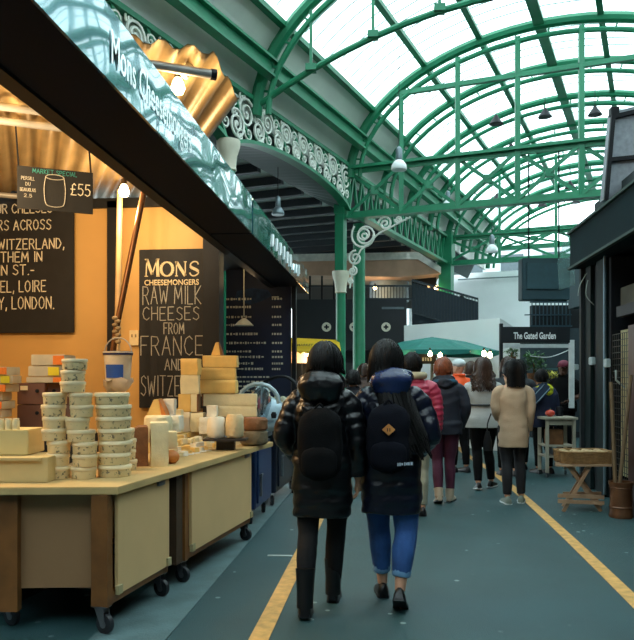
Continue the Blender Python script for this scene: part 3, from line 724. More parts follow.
# display base box under far part
def caster(P, parent, rz):
    R = Matrix.Rotation(rz, 3, 'Z')
    m = MB(); m.box(P + UP * .155, (.09, .07, .012), rz)
    for s in (-1, 1):
        a = P + R @ Vector((0, .022 * s, 0)); m.prism([a + R @ Vector((-.035, 0, .15)), a + R @ Vector((.035, 0, .15)), a + R @ Vector((.045, 0, .06)), a + R @ Vector((.015, 0, .05))], R @ Vector((0, .004, 0)))
    o = m.build('caster', metal, parent)
    c = P + R @ Vector((.03, 0, .058)); ax = R @ Vector((0, 1, 0))
    m = MB(); m.lathe(c - ax * .018, [(.03, 0), (.055, .004), (.058, .018), (.055, .032), (.03, .036)], 20, ax=ax); m.build('wheel', rubber, o, smooth=True)
    m = MB(); m.lathe(c - ax * .02, [(.022, 0), (.022, .04)], 12, ax=ax); m.build('hub', metal, o, smooth=True)
def cabinet(s0, s1, depth, label, leg_at, endp=False):
    t_ = thing('counter_cabinet', label, 'cabinet', T((s0 + s1) / 2, depth / 2, 0), TA)
    m = MB(); m.box(T((s0 + s1) / 2, .045, .49), (s1 - s0, .022, .57), TA); m.build('front_panel', panel, t_, bevel=.003)
    m = MB(); m.box(T(s1 - .14, .026, .765), (.09, .015, .025), TA); m.build('latch', metal, t_)
    for s, w in ((leg_at, .09), (s1 + .01, .09)):
        m = MB(); m.hexa([T(s - .06, w - .04, .16), T(s + .0, w - .04, .16), T(s + .0, w + .06, .16), T(s - .06, w + .06, .16), T(s - .06, w - .04, .785), T(s + .0, w - .04, .785), T(s + .0, w + .06, .785), T(s - .06, w + .06, .785)]); m.build('leg', wood, t_)
        caster(T(s - .02, w + .02, 0), t_, AA - .5)
    for s in (leg_at, s1 + .01):
        m = MB(); m.box(T(s - .03, depth - .05, .47), (.06, .07, .62), TA); m.build('leg', wood, t_)
        caster(T(s - .02, depth - .04, 0), t_, AA - .5)
    m = MB(); m.bar(T(leg_at, .07, .2), T(s1, .07, .2), .04, .07); m.build('bottom_rail', wood, t_)
    for sb in (s0 + .01, s1 - .02):
        m = MB(); m.box(T(sb, .03, .235), (.05, .02, .05), TA); m.build('corner_block', M('pale_block', '#b3a67c', .6), t_)
    m = MB(); m.box(T((s0 + s1) / 2, depth / 2, .24), (s1 - s0, depth - .1, .02), TA); m.build('floor_shelf', dkgreen if 0 else wood, t_)
    m = MB(); m.box(T((s0 + s1) / 2, depth - .02, .5), (s1 - s0, .02, .55), TA); m.build('back_panel', panel, t_)
    return t_
c1 = cabinet(.06, .735, .75, 'near beige cabinet on casters under the counter, end panel facing the camera', .03)
# end of unit 1 facing the camera: recessed beige panel, its shade put into the browner colour, and outer legs
m = MB(); a, b_ = W(-1.19, 4.13, .24), W(-1.72, 4.11, .24); m.prism([a, b_, b_ + UP * .54, a + UP * .54], W(0, 4.15, 0) - W(0, 4.13, 0)); m.build('end_panel', M('shaded_beige_panel', '#9a7550', .65, 0, .08, 2), c1)
m = MB(); m.box(W(-1.74, 4.09, .45), (.1, .06, .66), AA); m.build('leg', wood, c1)
c2 = cabinet(1.1, 2.41, .75, 'far beige cabinet on casters under the counter, beside the blue cabinet', 1.08)
m = MB(); m.box(T(.95, .12, .47), (.1, .12, .62), TA); m.build('post', M('dark_wood_leg', '#4a3826', .6), c2)
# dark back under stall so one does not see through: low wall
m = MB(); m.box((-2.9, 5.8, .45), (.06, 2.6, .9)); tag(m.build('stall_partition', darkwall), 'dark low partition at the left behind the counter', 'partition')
m = MB(); m.prism([T(-.2, .92, 0), T(2.9, .92, 0), T(2.9, .95, 0), T(-.2, .95, 0)], (0, 0, .77)); tag(m.build('stall_partition', darkwall), 'dark board added under the long counter top to block light from behind', 'partition')  # added skirt, stops light reaching the floor under the counter
m = MB(); m.prism([W(-2.0, 4.2, 0), W(-1.95, 4.2, 0), W(-1.95, 5.0, 0), W(-2.0, 5.0, 0)], (0, 0, .77)); tag(m.build('stall_partition', darkwall), 'dark board added under the counter at the left edge to block light', 'partition')  # added side skirt, keeps light from entering at the left

# ---- things on the counter
TOP = .83
tubside = M('tub_print', '#e2d8bd', .5, 0, .05, 5)
N, L = nodes_of(tubside); b = N['Principled BSDF']
tc = N.new('ShaderNodeTexCoord'); nz = N.new('ShaderNodeTexNoise'); nz.inputs['Scale'].default_value = 48; nz.inputs['Detail'].default_value = 2
L.new(tc.outputs['Object'], nz.inputs['Vector'])
rp = N.new('ShaderNodeValToRGB'); rp.color_ramp.elements[0].position = .58; rp.color_ramp.elements[1].position = .68; rp.color_ramp.elements[0].color = lin('#ead3a0') + [1]; rp.color_ramp.elements[1].color = lin('#77705c') + [1]
L.new(nz.outputs['Fac'], rp.inputs['Fac']); L.new(rp.outputs['Color'], b.inputs['Base Color'])
lidm = M('tub_lid', '#f0dcb0', .4)
tubgreen = M('tub_band_green', '#3f7f52', .5)
def make_tub(r, h, label, grp, loc, green_=False):
    t_ = thing('cheese_tub', label, 'tub', loc, random.uniform(0, 6), grp)
    m = MB(); m.lathe((0, 0, 0), [(r * .9, 0), (r * .93, .004), (r * .96, h * .68)], 24); m.build('tub_body', tubside, t_, smooth=True, local=True)
    m = MB(); m.lathe((0, 0, h * .64), [(r * .98, 0), (r * 1.01, .003), (r * 1.01, h * .26), (r * .97, h * .34), (r * .9, h * .35)], 24); m.build('lid', lidm, t_, smooth=True, local=True)
    if green_:
        m = MB(); m.lathe((0, 0, h * .56), [(r * .94, 0), (r * .955, h * .12)], 24); m.build('green_band', tubgreen, t_, smooth=True, local=True)
    return t_
def tub_stack(name, spans, Z, pyb, hpx, green_n=0, word=''):
    z = EYE + (HY - pyb) / FPX * Z; h = hpx / FPX * Z
    n = len(spans)
    for i, (a_, b_) in enumerate(spans):
        P = at((a_ + b_) / 2 + random.uniform(-.7, .7), pyb, Z + random.uniform(-.006, .006)); P.z = z + i * h
        pos = 'bottom' if i == 0 else ('top' if i == n - 1 else f'{ordw[i]} from the bottom')
        make_tub((b_ - a_) / 2 / FPX * Z, h * .99, f'printed cheese tub, {pos} of {name}', 'cheese tubs stacked on the counter', P, i < green_n)
tub_stack('the lower left tub stack', [(48, 71), (47, 70), (48, 71)], 4.39, 478, 12.6)
tub_stack('the upper left tub stack', [(42, 66), (43, 67), (42, 66), (43, 67)], 4.39, 440.2, 12)
tub_stack('the middle tub stack', [(72, 97), (73, 98), (72, 97), (67, 95), (66, 90), (70, 93), (69, 92)], 4.39, 478, 12.2)
tub_stack('the highest small tub stack', [(60, 85), (61, 85), (62, 87)], 4.39, 392.3, 11.2)
tub_stack('the wide right-hand tub stack', [(98, 132), (97, 131), (98, 132), (97, 131), (96, 131), (95, 131), (94, 129)], 4.5, 475.6, 11.9, 3)
tub_stack('the short stack behind the wide one', [(116, 137), (115, 136), (116, 137), (114, 135)], 4.78, 469.7, 10.5, 2)
# boxes at left
def pbox(name, px0, py0, px1, py1, Z, depth, mat, label, cat, rot=0, grp=None, bev=.004, parent=None):
    w = (px1 - px0) / FPX * Z; h = (py1 - py0) / FPX * Z
    c = at((px0 + px1) / 2, py1, Z); c += (W(0, depth / 2) - W(0, 0)) + UP * h / 2
    m = MB(); m.box(c, (w, depth, h), AA + rot); o = m.build(name, mat, parent, bevel=bev)
    if parent is None: tag(o, label, cat, grp)
    return o
crate = M('pale_crate_wood', '#cfb77e', .6, 0, .08, 5)
pbox('wooden_box', -50, 457.5, 48, 482.5, 4.2, .3, crate, 'pale wooden box at the counter corner, lowest of the left boxes', 'box')
m = MB(); m.box(at(0, 456.2, 4.35), (.62, .34, .015), AA); tag(m.build('wooden_board', crate), 'thin pale wooden board lying between the two pale boxes', 'board')
pbox('wooden_box', -50, 430, 28, 455, 4.3, .26, M('pale_crate', '#d8c283', .6, 0, .06, 5), 'pale wooden box on top of the lowest pale box', 'box')
jarm = M('jar_glass', '#e0cfa0', .15, 0, .1, 8)
for i, px in enumerate((1, 8.5, 16)):
    c = at(px, 429.6, 4.35); m = MB(); r = 3.6 / FPX * 4.35; h = 11 / FPX * 4.35
    m.lathe(c, [(r * .95, 0), (r, .005), (r, h * .8), (r * .8, h * .9)], 14); o = tag(m.build('jar', jarm, smooth=True), f'small glass jar on the pale box, {("left", "middle", "right")[i]} of three', 'jar', 'glass jars on the pale box')
    m = MB(); m.lathe(c + UP * h * .88, [(r * .85, 0), (r * .85, h * .14)], 14); m.build('lid', lidm, o, smooth=True)
pbox('stand_box', 14, 428, 62, 466, 4.95, .3, darkwall, 'dark low stand under the brown drawer boxes', 'stand')
brown = M('brown_card', '#6b4634', .7, 0, .08, 4)
for i, (y0, y1) in enumerate(((405, 427.5), (383, 404.5))):
    o = pbox('drawer_box', 17, y0, 45, y1, 4.95, .28, brown, f'brown cardboard box with a finger hole, {("lower", "upper")[i]} of the left pair', 'box')
    m = MB(); m.lathe(at(37, y0 + 8, 4.945), [(.013, -.002), (.013, .004)], 12, ax=FY); m.build('finger_hole', black, o)
    if i: m = MB(); m.box(at(24, y0 + 5, 4.944), (.05, .003, .03), AA); m.build('label', lidm, o)
    o = pbox('drawer_box', 45.5, y0, 62, y1, 5.0, .26, brown, f'brown cardboard box behind the tubs, {("lower", "upper")[i]} of the right pair', 'box')
    m = MB(); m.lathe(at(54, y0 + 8, 4.995), [(.013, -.002), (.013, .004)], 12, ax=FY); m.build('finger_hole', black, o)
greycard = M('grey_card', '#c4b493', .7)
orange = M('orange_sticker', '#f07c22', .6); yellow_ = M('yellow_sticker', '#e6c81e', .6)
for i, (x0_, x1_, y0, y1, s0, s1, mt) in enumerate(((26, 62, 376.8, 382.8, 53, 61, orange), (28, 62, 366, 376.4, 48, 59, yellow_), (31, 64, 354.5, 365.7, 53, 64, orange))):
    o = pbox('flat_box', x0_, y0, x1_, y1, 4.95, .24, greycard, f'grey flat box with {("orange", "yellow", "orange")[i]} sticker, {("bottom", "middle", "top")[i]} of the three on the brown boxes', 'box')
    m = MB(); m.box(at((s0 + s1) / 2, (y0 + y1) / 2, 4.943), ((s1 - s0) / FPX * 4.95, .004, (y1 - y0) * .8 / FPX * 4.95), AA); m.build('sticker', mt, o)
for i in range(7):
    y1 = 429 - 11 * i if i == 0 else 418 - (i - 1) * 8.6
    x1_ = [8, 9, 11, 9, 15, 19, 16][i]
    z_ = 4.7
    c = at(x1_ - 26, y1, z_); w = 34 / FPX * z_; h = (9.5 if i == 0 else 8.2) / FPX * z_
    m = MB(); m.box(c + UP * h / 2 + (W(0, .1) - W(0, 0)), (w, .2, h), AA + (.1 if i % 2 else -.08)); o = tag(m.build('flat_box', greycard, bevel=.003), f'stickered flat box at the left edge, {ordw[i]} from its stack bottom', 'box')
    m = MB(); m.box(c + UP * h / 2 + W(.5 * w - .03, -.004 - .0) - W(0, 0), (.055, .012, h * .85), AA + (.1 if i % 2 else -.08)); m.build('sticker', yellow_ if i == 5 else orange, o)
pbox('stand_box', -30, 429.5, 11, 450, 4.75, .25, darkwall, 'dark stand behind the glass jars at the left edge', 'stand')
# ---- cheeses
paste = M('cheese_paste', '#e6c070', .55, 0, .07, 12, .1, 60)
paste2 = M('cheese_paste_pale', '#e6d9ae', .55, 0, .06, 14, .15, 60)
whitec = M('cheese_white', '#e9e2cd', .6, 0, .06, 14, .25, 50)
rind = M('cheese_rind_brown', '#7b5230', .75, 0, .25, 12, .4, 50)
rindg = M('cheese_rind_grey', '#77684f', .85, 0, .28, 14, .5, 60)
orangec = M('cheese_orange', '#c9762c', .6, 0, .12, 10)
def cheese_block(px0, py0, px1, py1, Z, depth, mat, label, rot=0, rindmat=None, side='left', jit=.004):
    w = (px1 - px0) / FPX * Z; h = (py1 - py0) / FPX * Z
    c = at((px0 + px1) / 2, py1, Z) + (W(0, depth / 2) - W(0, 0)); R = Matrix.Rotation(AA + rot, 3, 'Z')
    rr = []; n = 5; rnd = random.Random(int(px0 * 7 + py0))
    m = MB()
    # a slightly irregular cut block: grid-perturbed rings
    zs = [0, .04, .35, .7, .96, 1]; ins = [.03, 0, 0, 0, 0, .03]
    for z, i_ in zip(zs, ins):
        ring = []
        for (a_, b_) in ((-1, -1), (0, -1), (1, -1), (1, 0), (1, 1), (0, 1), (-1, 1), (-1, 0)):
            k = 1 - i_
            ring.append(c + R @ Vector((a_ * w / 2 * k + rnd.uniform(-jit, jit), b_ * depth / 2 * k + rnd.uniform(-jit, jit), h * z + (rnd.uniform(-jit, jit) if 0 < z < 1 else 0))))
        rr.append(ring)
    m.rings(rr)
    o = m.build('cheese_block', mat, bevel=.003); tag(o, label, 'cheese')
    if rindmat:
        m = MB(); sx = -1 if side == 'left' else 1
        if side == 'top': m.box(c + UP * (h + .002), (w * 1.005, depth * 1.005, .008), AA + rot)
        elif side == 'bottom': m.box(c + UP * .004, (w * 1.02, depth * 1.02, .01), AA + rot)
        else: m.box(c + R @ Vector((sx * (w / 2 + .004), 0, h / 2)), (.012, depth * 1.01, h * .98), AA + rot)
        m.build('rind', rindmat, o)
    return o
# riser boards at the back of the cheese display
m = MB(); m.box(T(2.3, .8, .885), (1.25, .34, .11), TA); tag(m.build('display_step', crate), 'pale wooden step carrying the back row of cheeses', 'step')
# tall block front
cheese_block(147, 423, 165, 470, 4.95, .2, paste2, 'tall pale cut cheese slab with dark rind beside the tubs', .25)
m = MB(); c = at(140, 471, 4.98); Rr = Matrix.Rotation(AA + .25, 3, 'Z')
pr = []
for i in range(9):
    a_ = PI / 2 * i / 8 + PI / 2
    pr.append(Vector((.055 * math.cos(a_) * 1.0, 0, .22 + .085 * math.sin(a_))))
pr = [Vector((.055, 0, 0))] + [Vector((.055, 0, .305))] + pr[1:] + [Vector((-.055, 0, 0))]
m.prism([c + Rr @ (p - Vector((0, .02, 0))) for p in pr], Rr @ Vector((0, .24, 0)))
tag(m.build('cheese_rind_half', rind, bevel=.006), 'brown-rinded rounded cheese half behind the tall cut slab', 'cheese')
def wedge(px0, py0, px1, py1, Z, depth, mat, rm, label, name='cheese_wedge'):
    w = (px1 - px0) / FPX * Z; h = (py1 - py0) / FPX * Z; c = at((px0 + px1) / 2, py1, Z); R = Matrix.Rotation(AA, 3, 'Z')
    m = MB(); m.prism([c + R @ Vector(p) for p in ((-w / 2, 0, 0), (w * .28, 0, 0), (w * .12, 0, h), (-w * .12, 0, h * .97))], R @ Vector((0, depth, 0)))
    o = tag(m.build(name, mat, bevel=.004), label, 'cheese')
    m = MB(); m.prism([c + R @ Vector(p) for p in ((w * .285, -.002, 0), (w / 2, .0, 0), (w * .4, 0, h * .35), (w * .13, -.002, h * .99))], R @ Vector((0, depth * 1.02, 0))); m.build('rind', rm, o)
    return o
# half wheel under the wedge
def wheel(px0, py0, px1, py1, Z, mat, label, rm=None, top=None, n=28):
    r = (px1 - px0) / 2 / FPX * Z; h = (py1 - py0) / FPX * Z; c = at((px0 + px1) / 2, py1, Z) + (W(0, r * .7) - W(0, 0))
    m = MB(); b_ = min(h * .25, .015)
    m.lathe(c, [(r - b_, 0), (r, b_), (r * 1.01, h / 2), (r, h - b_), (r - b_, h)], n)
    rnd = random.Random(int(px0))
    for v in m.v: v += Vector((rnd.uniform(-1, 1), rnd.uniform(-1, 1), 0)) * .0035
    o = tag(m.build('round_cheese', mat, smooth=True), label, 'cheese')
    if top:
        m = MB(); m.lathe(c + UP * (h - .001), [(r - b_ * 1.2, 0), (r - b_ * 1.3, .004)], n); m.build('top_face', top, o, smooth=True)
    return o
wheel(142, 416, 170, 443, 5.35, paste2, 'pale round cheese under the orange-rinded wedge')
wedge(146, 399, 166, 416, 5.5, .14, paste, orangec, 'upright cheese wedge with orange rind on the pale round cheese')
cheese_block(163, 399, 174, 416, 5.65, .1, whitec, 'small white cheese block beside the upright wedge')
cheese_block(162, 432, 175, 449, 5.2, .12, paste2, 'small pale cheese block above the orange rounded cheese', .2)
m = MB(); m.ell(at(171, 457, 5.15), (.06, .07, .05), 18, 10); tag(m.build('cheese_round', orangec, smooth=True), 'rounded orange cheese at the counter front', 'cheese')
cheese_block(168, 416, 180, 432, 5.5, .14, whitec, 'white cheese block behind the small pale block', -.1)
cheese_block(168, 410, 181, 433, 6.4, .12, paste2, 'pale cheese block standing at the foot of the cheese tower', 0)
# tower
Zt = 6.6
cheese_block(178, 412, 190, 432, Zt, .14, whitec, 'white lower cheese block left in the foot of the cheese tower', 0)
cheese_block(190, 413, 203, 432, Zt, .15, paste2, 'pale marbled cheese block right in the foot of the cheese tower', .05, rindg, 'right')
cheese_block(178, 394.2, 190.5, 412, Zt, .14, paste, 'yellow cheese block in the third row of the narrow tower, left', 0)
cheese_block(190.8, 394.2, 197, 412, Zt, .14, paste2, 'narrow pale cheese block in the third row of the narrow tower, right', 0, rind, 'right')
cheese_block(180, 375, 198, 394, Zt, .15, paste2, 'square pale cheese block in the middle of the narrow tower', .06)
cheese_block(181, 358.5, 198.5, 374.8, Zt, .15, paste, 'square yellow cheese block topping the narrow tower', -.08)
Zs_ = 6.85
cheese_block(199, 418, 214, 434, 6.5, .15, whitec, 'white cheese block under the long cheese loaves', 0)
cheese_block(217, 406.2, 256, 417.5, Zs_, .16, paste2, 'long pale cheese loaf, lowest of the big stack', .03, rind, 'bottom')
cheese_block(203, 394, 256, 406, Zs_, .17, paste2, 'longest pale cheese loaf, second from the bottom of the big stack', .03, rind, 'left')
cheese_block(198.5, 380, 236, 393.6, Zs_, .17, paste, 'yellow cheese loaf in the middle of the big stack', -.04)
cheese_block(200, 367.5, 235, 379.8, Zs_, .16, paste, 'yellow cheese loaf, second from the top of the big stack', .05)
cheese_block(203, 355.5, 237, 367.2, Zs_, .16, paste, 'yellow cheese loaf on top of the big stack', -.03)
wedge(211, 342, 223, 355.3, Zs_ + .05, .09, paste, rind, 'small cheese wedge standing on top of the big stack')
m = MB(); m.box(at(236, 427, 7.0), (.36, .14, .16), AA); tag(m.build('display_stand', rind), 'dark block holding up the long cheese loaves', 'stand')
cheese_block(206.5, 405.8, 216.5, 417, 6.1, .1, whitec, 'small white cheese cube on the rough round cheese', 0)
for i, (a_, b_, t0) in enumerate(((207.5, 225.5, 417), (225.5, 243.5, 414.5))):
    Z = 6.1; r = (b_ - a_) / 2 / FPX * Z; h = (437.5 - t0) / FPX * Z; c = at((a_ + b_) / 2, 437.5, Z)
    m = MB(); m.lathe(c, [(r * .8, 0), (r, .02), (r * 1.02, h * .5), (r * .98, h - .025), (r * .8, h)], 20)
    for v in m.v: v += Vector(noise.noise_vector(v * 30)) * .008
    tag(m.build('cheese_round', whitec if i == 0 else M('cheese_cream_rind', '#dcc394', .7, 0, .12, 12, .4, 50), smooth=True), ('mottled white drum cheese on the dark board, left of a pair', 'creamy wrinkled drum cheese on the dark board, right of a pair')[i], 'cheese')
m = MB(); m.box(at(226, 439.2, 6.1), (.36, .22, .018), AA); m.box(at(226, 444, 6.15), (.15, .12, .1), AA); tag(m.build('serving_board', M('dark_slate', '#2b2522', .5)), 'dark board under the two drum cheeses', 'board')
wheel(239, 431, 267, 445, 6.45, rindg, 'dark grey-rinded cheese wheel, lower of the pair at the counter end')
wheel(241, 418.5, 267, 430.7, 6.45, rind, 'brown-rinded cheese wheel, upper of the pair at the counter end', top=M('red_brown_rind', '#8c5a3a', .8, 0, .3, 20))
# small pieces in front
rnd = random.Random(11); ncol = ['pale', 'yellow', 'white', 'orange']
spots = []
for i in range(40):
    px = 172 + (i % 10) * 5.4 + rnd.uniform(-1.5, 1.5); row = i // 10
    py = (456 - row * 6) - (px - 176) * .26 + rnd.uniform(-.8, .8)
    spots.append((px, py, row))
for i, (px, py, row) in enumerate(spots):
    P = ground(px, py + 1, TOP + row * .03); P.z = TOP + row * .03 - (.0 if row == 0 else .012)
    k = rnd.randrange(4); mt = [paste2, paste, whitec, paste][k]
    a_ = rnd.uniform(0, PI); R = Matrix.Rotation(a_, 3, 'Z'); w, d, h = rnd.uniform(.065, .1), rnd.uniform(.05, .07), rnd.uniform(.03, .05)
    m = MB(); m.prism([P + R @ Vector((-w / 2, -d / 2, 0)), P + R @ Vector((w / 2, -d * .3, 0)), P + R @ Vector((w / 2, d * .3, 0)), P + R @ Vector((-w / 2, d / 2, 0))], (0, 0, h))
    o = m.build('cheese_piece', mt, bevel=.004)
    tag(o, 'small cut piece of pale cheese in the loose spread before the towers', 'cheese', 'small cut cheese pieces')
m = MB()
for i in range(5): m.box(ground(184 + i * 6, 456 - i * 1.3, TOP) + UP * .004, (.06, .04, .006), .3 * i)
tag(m.build('paper_tag', M('white_paper', '#e8e4d8', .8)), 'white paper slips under the small cheese pieces', 'paper')
# ================================================================= NEXT STALL (menu board, blue cabinets, slicer)
ymb = at(258, 378, 9.1).y
MBD = board('menu_board', 226, 250, 291, 412, ymb, 'big dark menu board with rows of white writing in the next stall', .04, M('menu_board_navy', '#18233f', .6, 0, .2, 3))
m = MB(); rnd = random.Random(4)
rows = [300, 308, 318, 326, 335, 344, 352.5, 358, 364.5, 370]
for i, py in enumerate(rows):
    xa = xw(226.5, ymb); z = zw(258, py, ymb); x = xa
    L_ = rnd.uniform(.24, .5)
    while x < xa + L_:
        w = rnd.uniform(.012, .03); m.box((x + w / 2, ymb - .004, z + .014), (w, .003, rnd.uniform(.016, .034))); x += w + rnd.uniform(.006, .02)
    x = xw(272, ymb)
    while x < xw(281, ymb): w = rnd.uniform(.012, .03); m.box((x + w / 2, ymb - .004, z + .012), (w, .003, .025)); x += w + .012
for i in range(4):
    z = zw(258, 377 + i * 4.6, ymb); x = xw(235, ymb)
    while x < xw(268, ymb): w = rnd.uniform(.02, .05); m.box((x + w / 2, ymb - .004, z), (w, .003, .02)); x += w + .015
x = xw(273, ymb); m.box((x + .03, ymb - .004, zw(275, 297, ymb)), (.09, .003, .014))
m.build('lettering', chalk, MBD)
m = MB(); pts = [(235, 300), (237, 291), (252, 288), (268, 290), (272, 296), (262, 301), (250, 305)]
m.prism([Vector((xw(a_, ymb), ymb - .002, zw(a_, b_, ymb))) for a_, b_ in pts][::-1], (0, -.0015, 0)); m.build('wiped_drawing', M('blue_chalk_smudge', '#2c3f5c', .9, 0, .3, 20), MBD)
m = MB(); m.box((xw(221, ymb) - .02, ymb - .9, 1.4), (.1, .1, 2.8)); tag(m.build('stall_post', M('teal_gloss_post', '#2f5c66', .15, .3)), 'shiny teal post left of the menu board', 'post')
m = MB(); m.box((xw(292, ymb) + .03, ymb, 1.3), (.05, .1, 2.6)); tag(m.build('stall_post', black), 'thin black post at the right edge of the menu board', 'post')
m = MB(); m.box((-2.75, ymb - .8, 1.4), (.08, 1.6, 2.8)); tag(struct(m.build('wall_left', darkwall)), 'dark side wall of the menu-board stall', 'wall')
m = MB(); m.box((-1.95, ymb - .7, 2.84), (1.5, 1.6, .05)); tag(struct(m.build('ceiling', darkwall)), 'dark ceiling of the menu-board stall', 'ceiling')
for i, (px, py, Z) in enumerate(((247, 266, 8.3), (244, 259, 8.2), (244, 322, 8.7))):
    bulb(at(px, py, Z), ('lower', 'upper', 'shaded')[i] + ' warm bulb in front of the menu board', 2 if i == 0 else 0, .03 if i < 2 else .025)
c = at(244, 324, 8.7); m = MB(); m.lathe(c, [(.12, -.02), (.07, .03), (.02, .07)], 16); m.bar(c + UP * .06, c + UP * .9, .01); tag(m.build('pendant_lamp', cream, smooth=True), 'pale shallow lamp shade hanging in front of the menu board', 'lamp')
# blue cabinets
def fridge(X0, Z0, X1, Z1, dep, z0, z1, mat, label):
    a_, b_ = W(X0, Z0), W(X1, Z1); d = (b_ - a_).normalized(); n = Vector((-d.y, d.x, 0)); rz = math.atan2(d.y, d.x); L_ = (b_ - a_).length
    c = (a_ + b_) / 2 + n * dep / 2
    t_ = thing('bar_cabinet', label, 'cabinet', c, rz)
    m = MB(); m.box(c + UP * (z0 + z1) / 2, (L_, dep, z1 - z0), rz); m.build('body', mat, t_, bevel=.008)
    m = MB(); m.box((a_ + b_) / 2 - n * .012 + UP * ((z0 + z1) / 2), (L_ * .86, .02, (z1 - z0) * .85), rz); m.build('door', mat, t_, bevel=.005)
    m = MB(); m.box((a_ * .85 + b_ * .15) - n * .035 + UP * (z0 + (z1 - z0) * .35), (.03, .02, .22), rz); m.box((a_ * .8 + b_ * .2) - n * .03 + UP * (z0 + (z1 - z0) * .5), (.14, .015, .02), rz); m.build('handle', metal, t_)
    for k in (.08, .92):
        caster(a_ * (1 - k) + b_ * k + n * .06, t_, rz + .4); caster(a_ * (1 - k) + b_ * k + n * (dep - .06), t_, rz + .4)
    return t_
blue = M('blue_cabinet', '#2a4370', .4, 0, .1, 3); dblue = M('slate_cabinet', '#232c3c', .4, 0, .1, 3)
fridge(-.60, 7.0, -.50, 7.72, .6, .16, .8, blue, 'blue cabinet on casters just beyond the cheese counter')
fridge(-.46, 8.0, -.26, 9.4, .6, .16, .93, dblue, 'dark slate cabinet on casters nearest the woman in black')
m = MB(); m.box(W(-.9, 8.0, .83), (.8, 1.5, .04), AA - .1); tag(m.build('worktop', M('steel_top', '#8a9ba5', .3, .4)), 'pale steel worktop on the blue cabinet', 'counter top')
# slicer
Z = 7.6; c = at(263, 431, Z)
t_ = thing('meat_slicer', 'pale blue-white slicing machine on the steel worktop', 'slicer', c)
sl = M('slicer_enamel', '#a9c3cf', .25, .1, .05, 5)
m = MB(); m.box(c + UP * .06, (.42, .34, .1), AA); m.build('base', sl, t_, bevel=.03)
m = MB(); m.rings([[c + W(x_, 0) - W(0, 0) + Vector((0, 0, .1)) + (Vector((0, r_ * math.cos(k * PI / 8), r_ * 1.15 * math.sin(k * PI / 8)))) for k in range(9)] + [c + W(x_, 0) - W(0, 0) + Vector((0, -r_, .1)), ] for x_, r_ in ((-.2, .08), (-.18, .12), (-.05, .15), (.08, .16), (.16, .12), (.18, .06))]); m.build('motor_housing', sl, t_, smooth=True)
m = MB(); ax = W(1, -.5) - W(0, 0); m.lathe(c + UP * .24 + (W(-.02, -.19) - W(0, 0)), [(.13, 0), (.15, .01), (.15, .03), (.11, .05)], 28, ax=ax); m.build('blade', M('blade_steel', '#c6d4da', .15, .9), t_, smooth=True)
m = MB(); m.tube([c + UP * .24 + (W(-.02 + .16 * math.cos(k * .35), -.2) - W(0, 0)) + UP * .16 * math.sin(k * .35) for k in range(10)], .018, 8); m.build('blade_guard', sl, t_, smooth=True)
m = MB(); m.box(c + (W(-.22, -.1) - W(0, 0)) + UP * .2, (.2, .2, .02), AA + .1); m.build('carriage', sl, t_, bevel=.006)
m = MB(); m.lathe(c + (W(.1, -.2) - W(0, 0)) + UP * .12, [(.018, 0), (.024, .03), (.014, .05)], 10); m.build('knob', black, t_, smooth=True)
t_.scale = (1.3, 1.3, 1.25)
# curved glass case with black frame
Z = 8.5; c = at(283, 412, Z)
t_ = thing('display_case', 'glass display case with curved black frame beyond the slicer', 'display case', c)
m = MB()
for s in (-.2, .2):
    a_ = [W(-.26, s) - W(0, 0), W(-.24, s) - W(0, 0) + UP * .3, W(-.12, s) - W(0, 0) + UP * .4, W(.05, s) - W(0, 0) + UP * .41, W(.18, s) - W(0, 0) + UP * .28, W(.26, s) - W(0, 0)]
    m.tube(catmull([c + p for p in a_], 5), .016, 8)
m.bar(c + (W(-.26, -.2) - W(0, 0)), c + (W(-.26, .2) - W(0, 0)), .03); m.bar(c + (W(.26, -.2) - W(0, 0)), c + (W(.26, .2) - W(0, 0)), .03); m.build('frame', black, t_, smooth=True)
m = MB(); m.box(c + UP * .015, (.5, .42, .03), AA); m.build('tray', sl, t_, bevel=.005)
for i in range(5):
    m = MB(); m.ell(c + (W(-.15 + i * .075, -.05 + .06 * (i % 2)) - W(0, 0)) + UP * .11, (.06, .07, .08), 12, 8)
    tag(m.build('bread_roll', M('pale_bread', '#c9cdb4', .7, 0, .1, 10), smooth=True), f'pale roll inside the glass case, {ordw[i]} from the left', 'bread', 'pale rolls in the glass case')
# ================================================================= RIGHT SIDE
RX = 2.43
def rx_at(px, X=2.6):     # point on plane x = X seen at pixel column px
    t = (px - 317) / FPX; s = X / (-SA + t * CA); return s * (CA + t * SA), s   # y, Z
m = MB(); m.box((RX + .12, 7.0, 3.13), (.24, 5.9, .47)); o = m.build('stall_fascia', M('fascia_green', '#0a2126', .7, 0, .15, 2, spec=.08), bevel=.01)
tag(o, 'deep dark green fascia board of the right-hand stall', 'fascia')
m = MB(); m.box((RX - .01, 7.0, 3.37), (.06, 5.9, .03)); m.box((RX - .01, 7.0, 2.9), (.05, 5.9, .03)); m.build('edge_trim', dkgreen, o)
m = MB(); m.box((RX + 1.5, 7.0, 2.98), (2.6, 5.8, .06)); tag(struct(m.build('ceiling', darkwall)), 'dark soffit of the right-hand stall', 'ceiling')
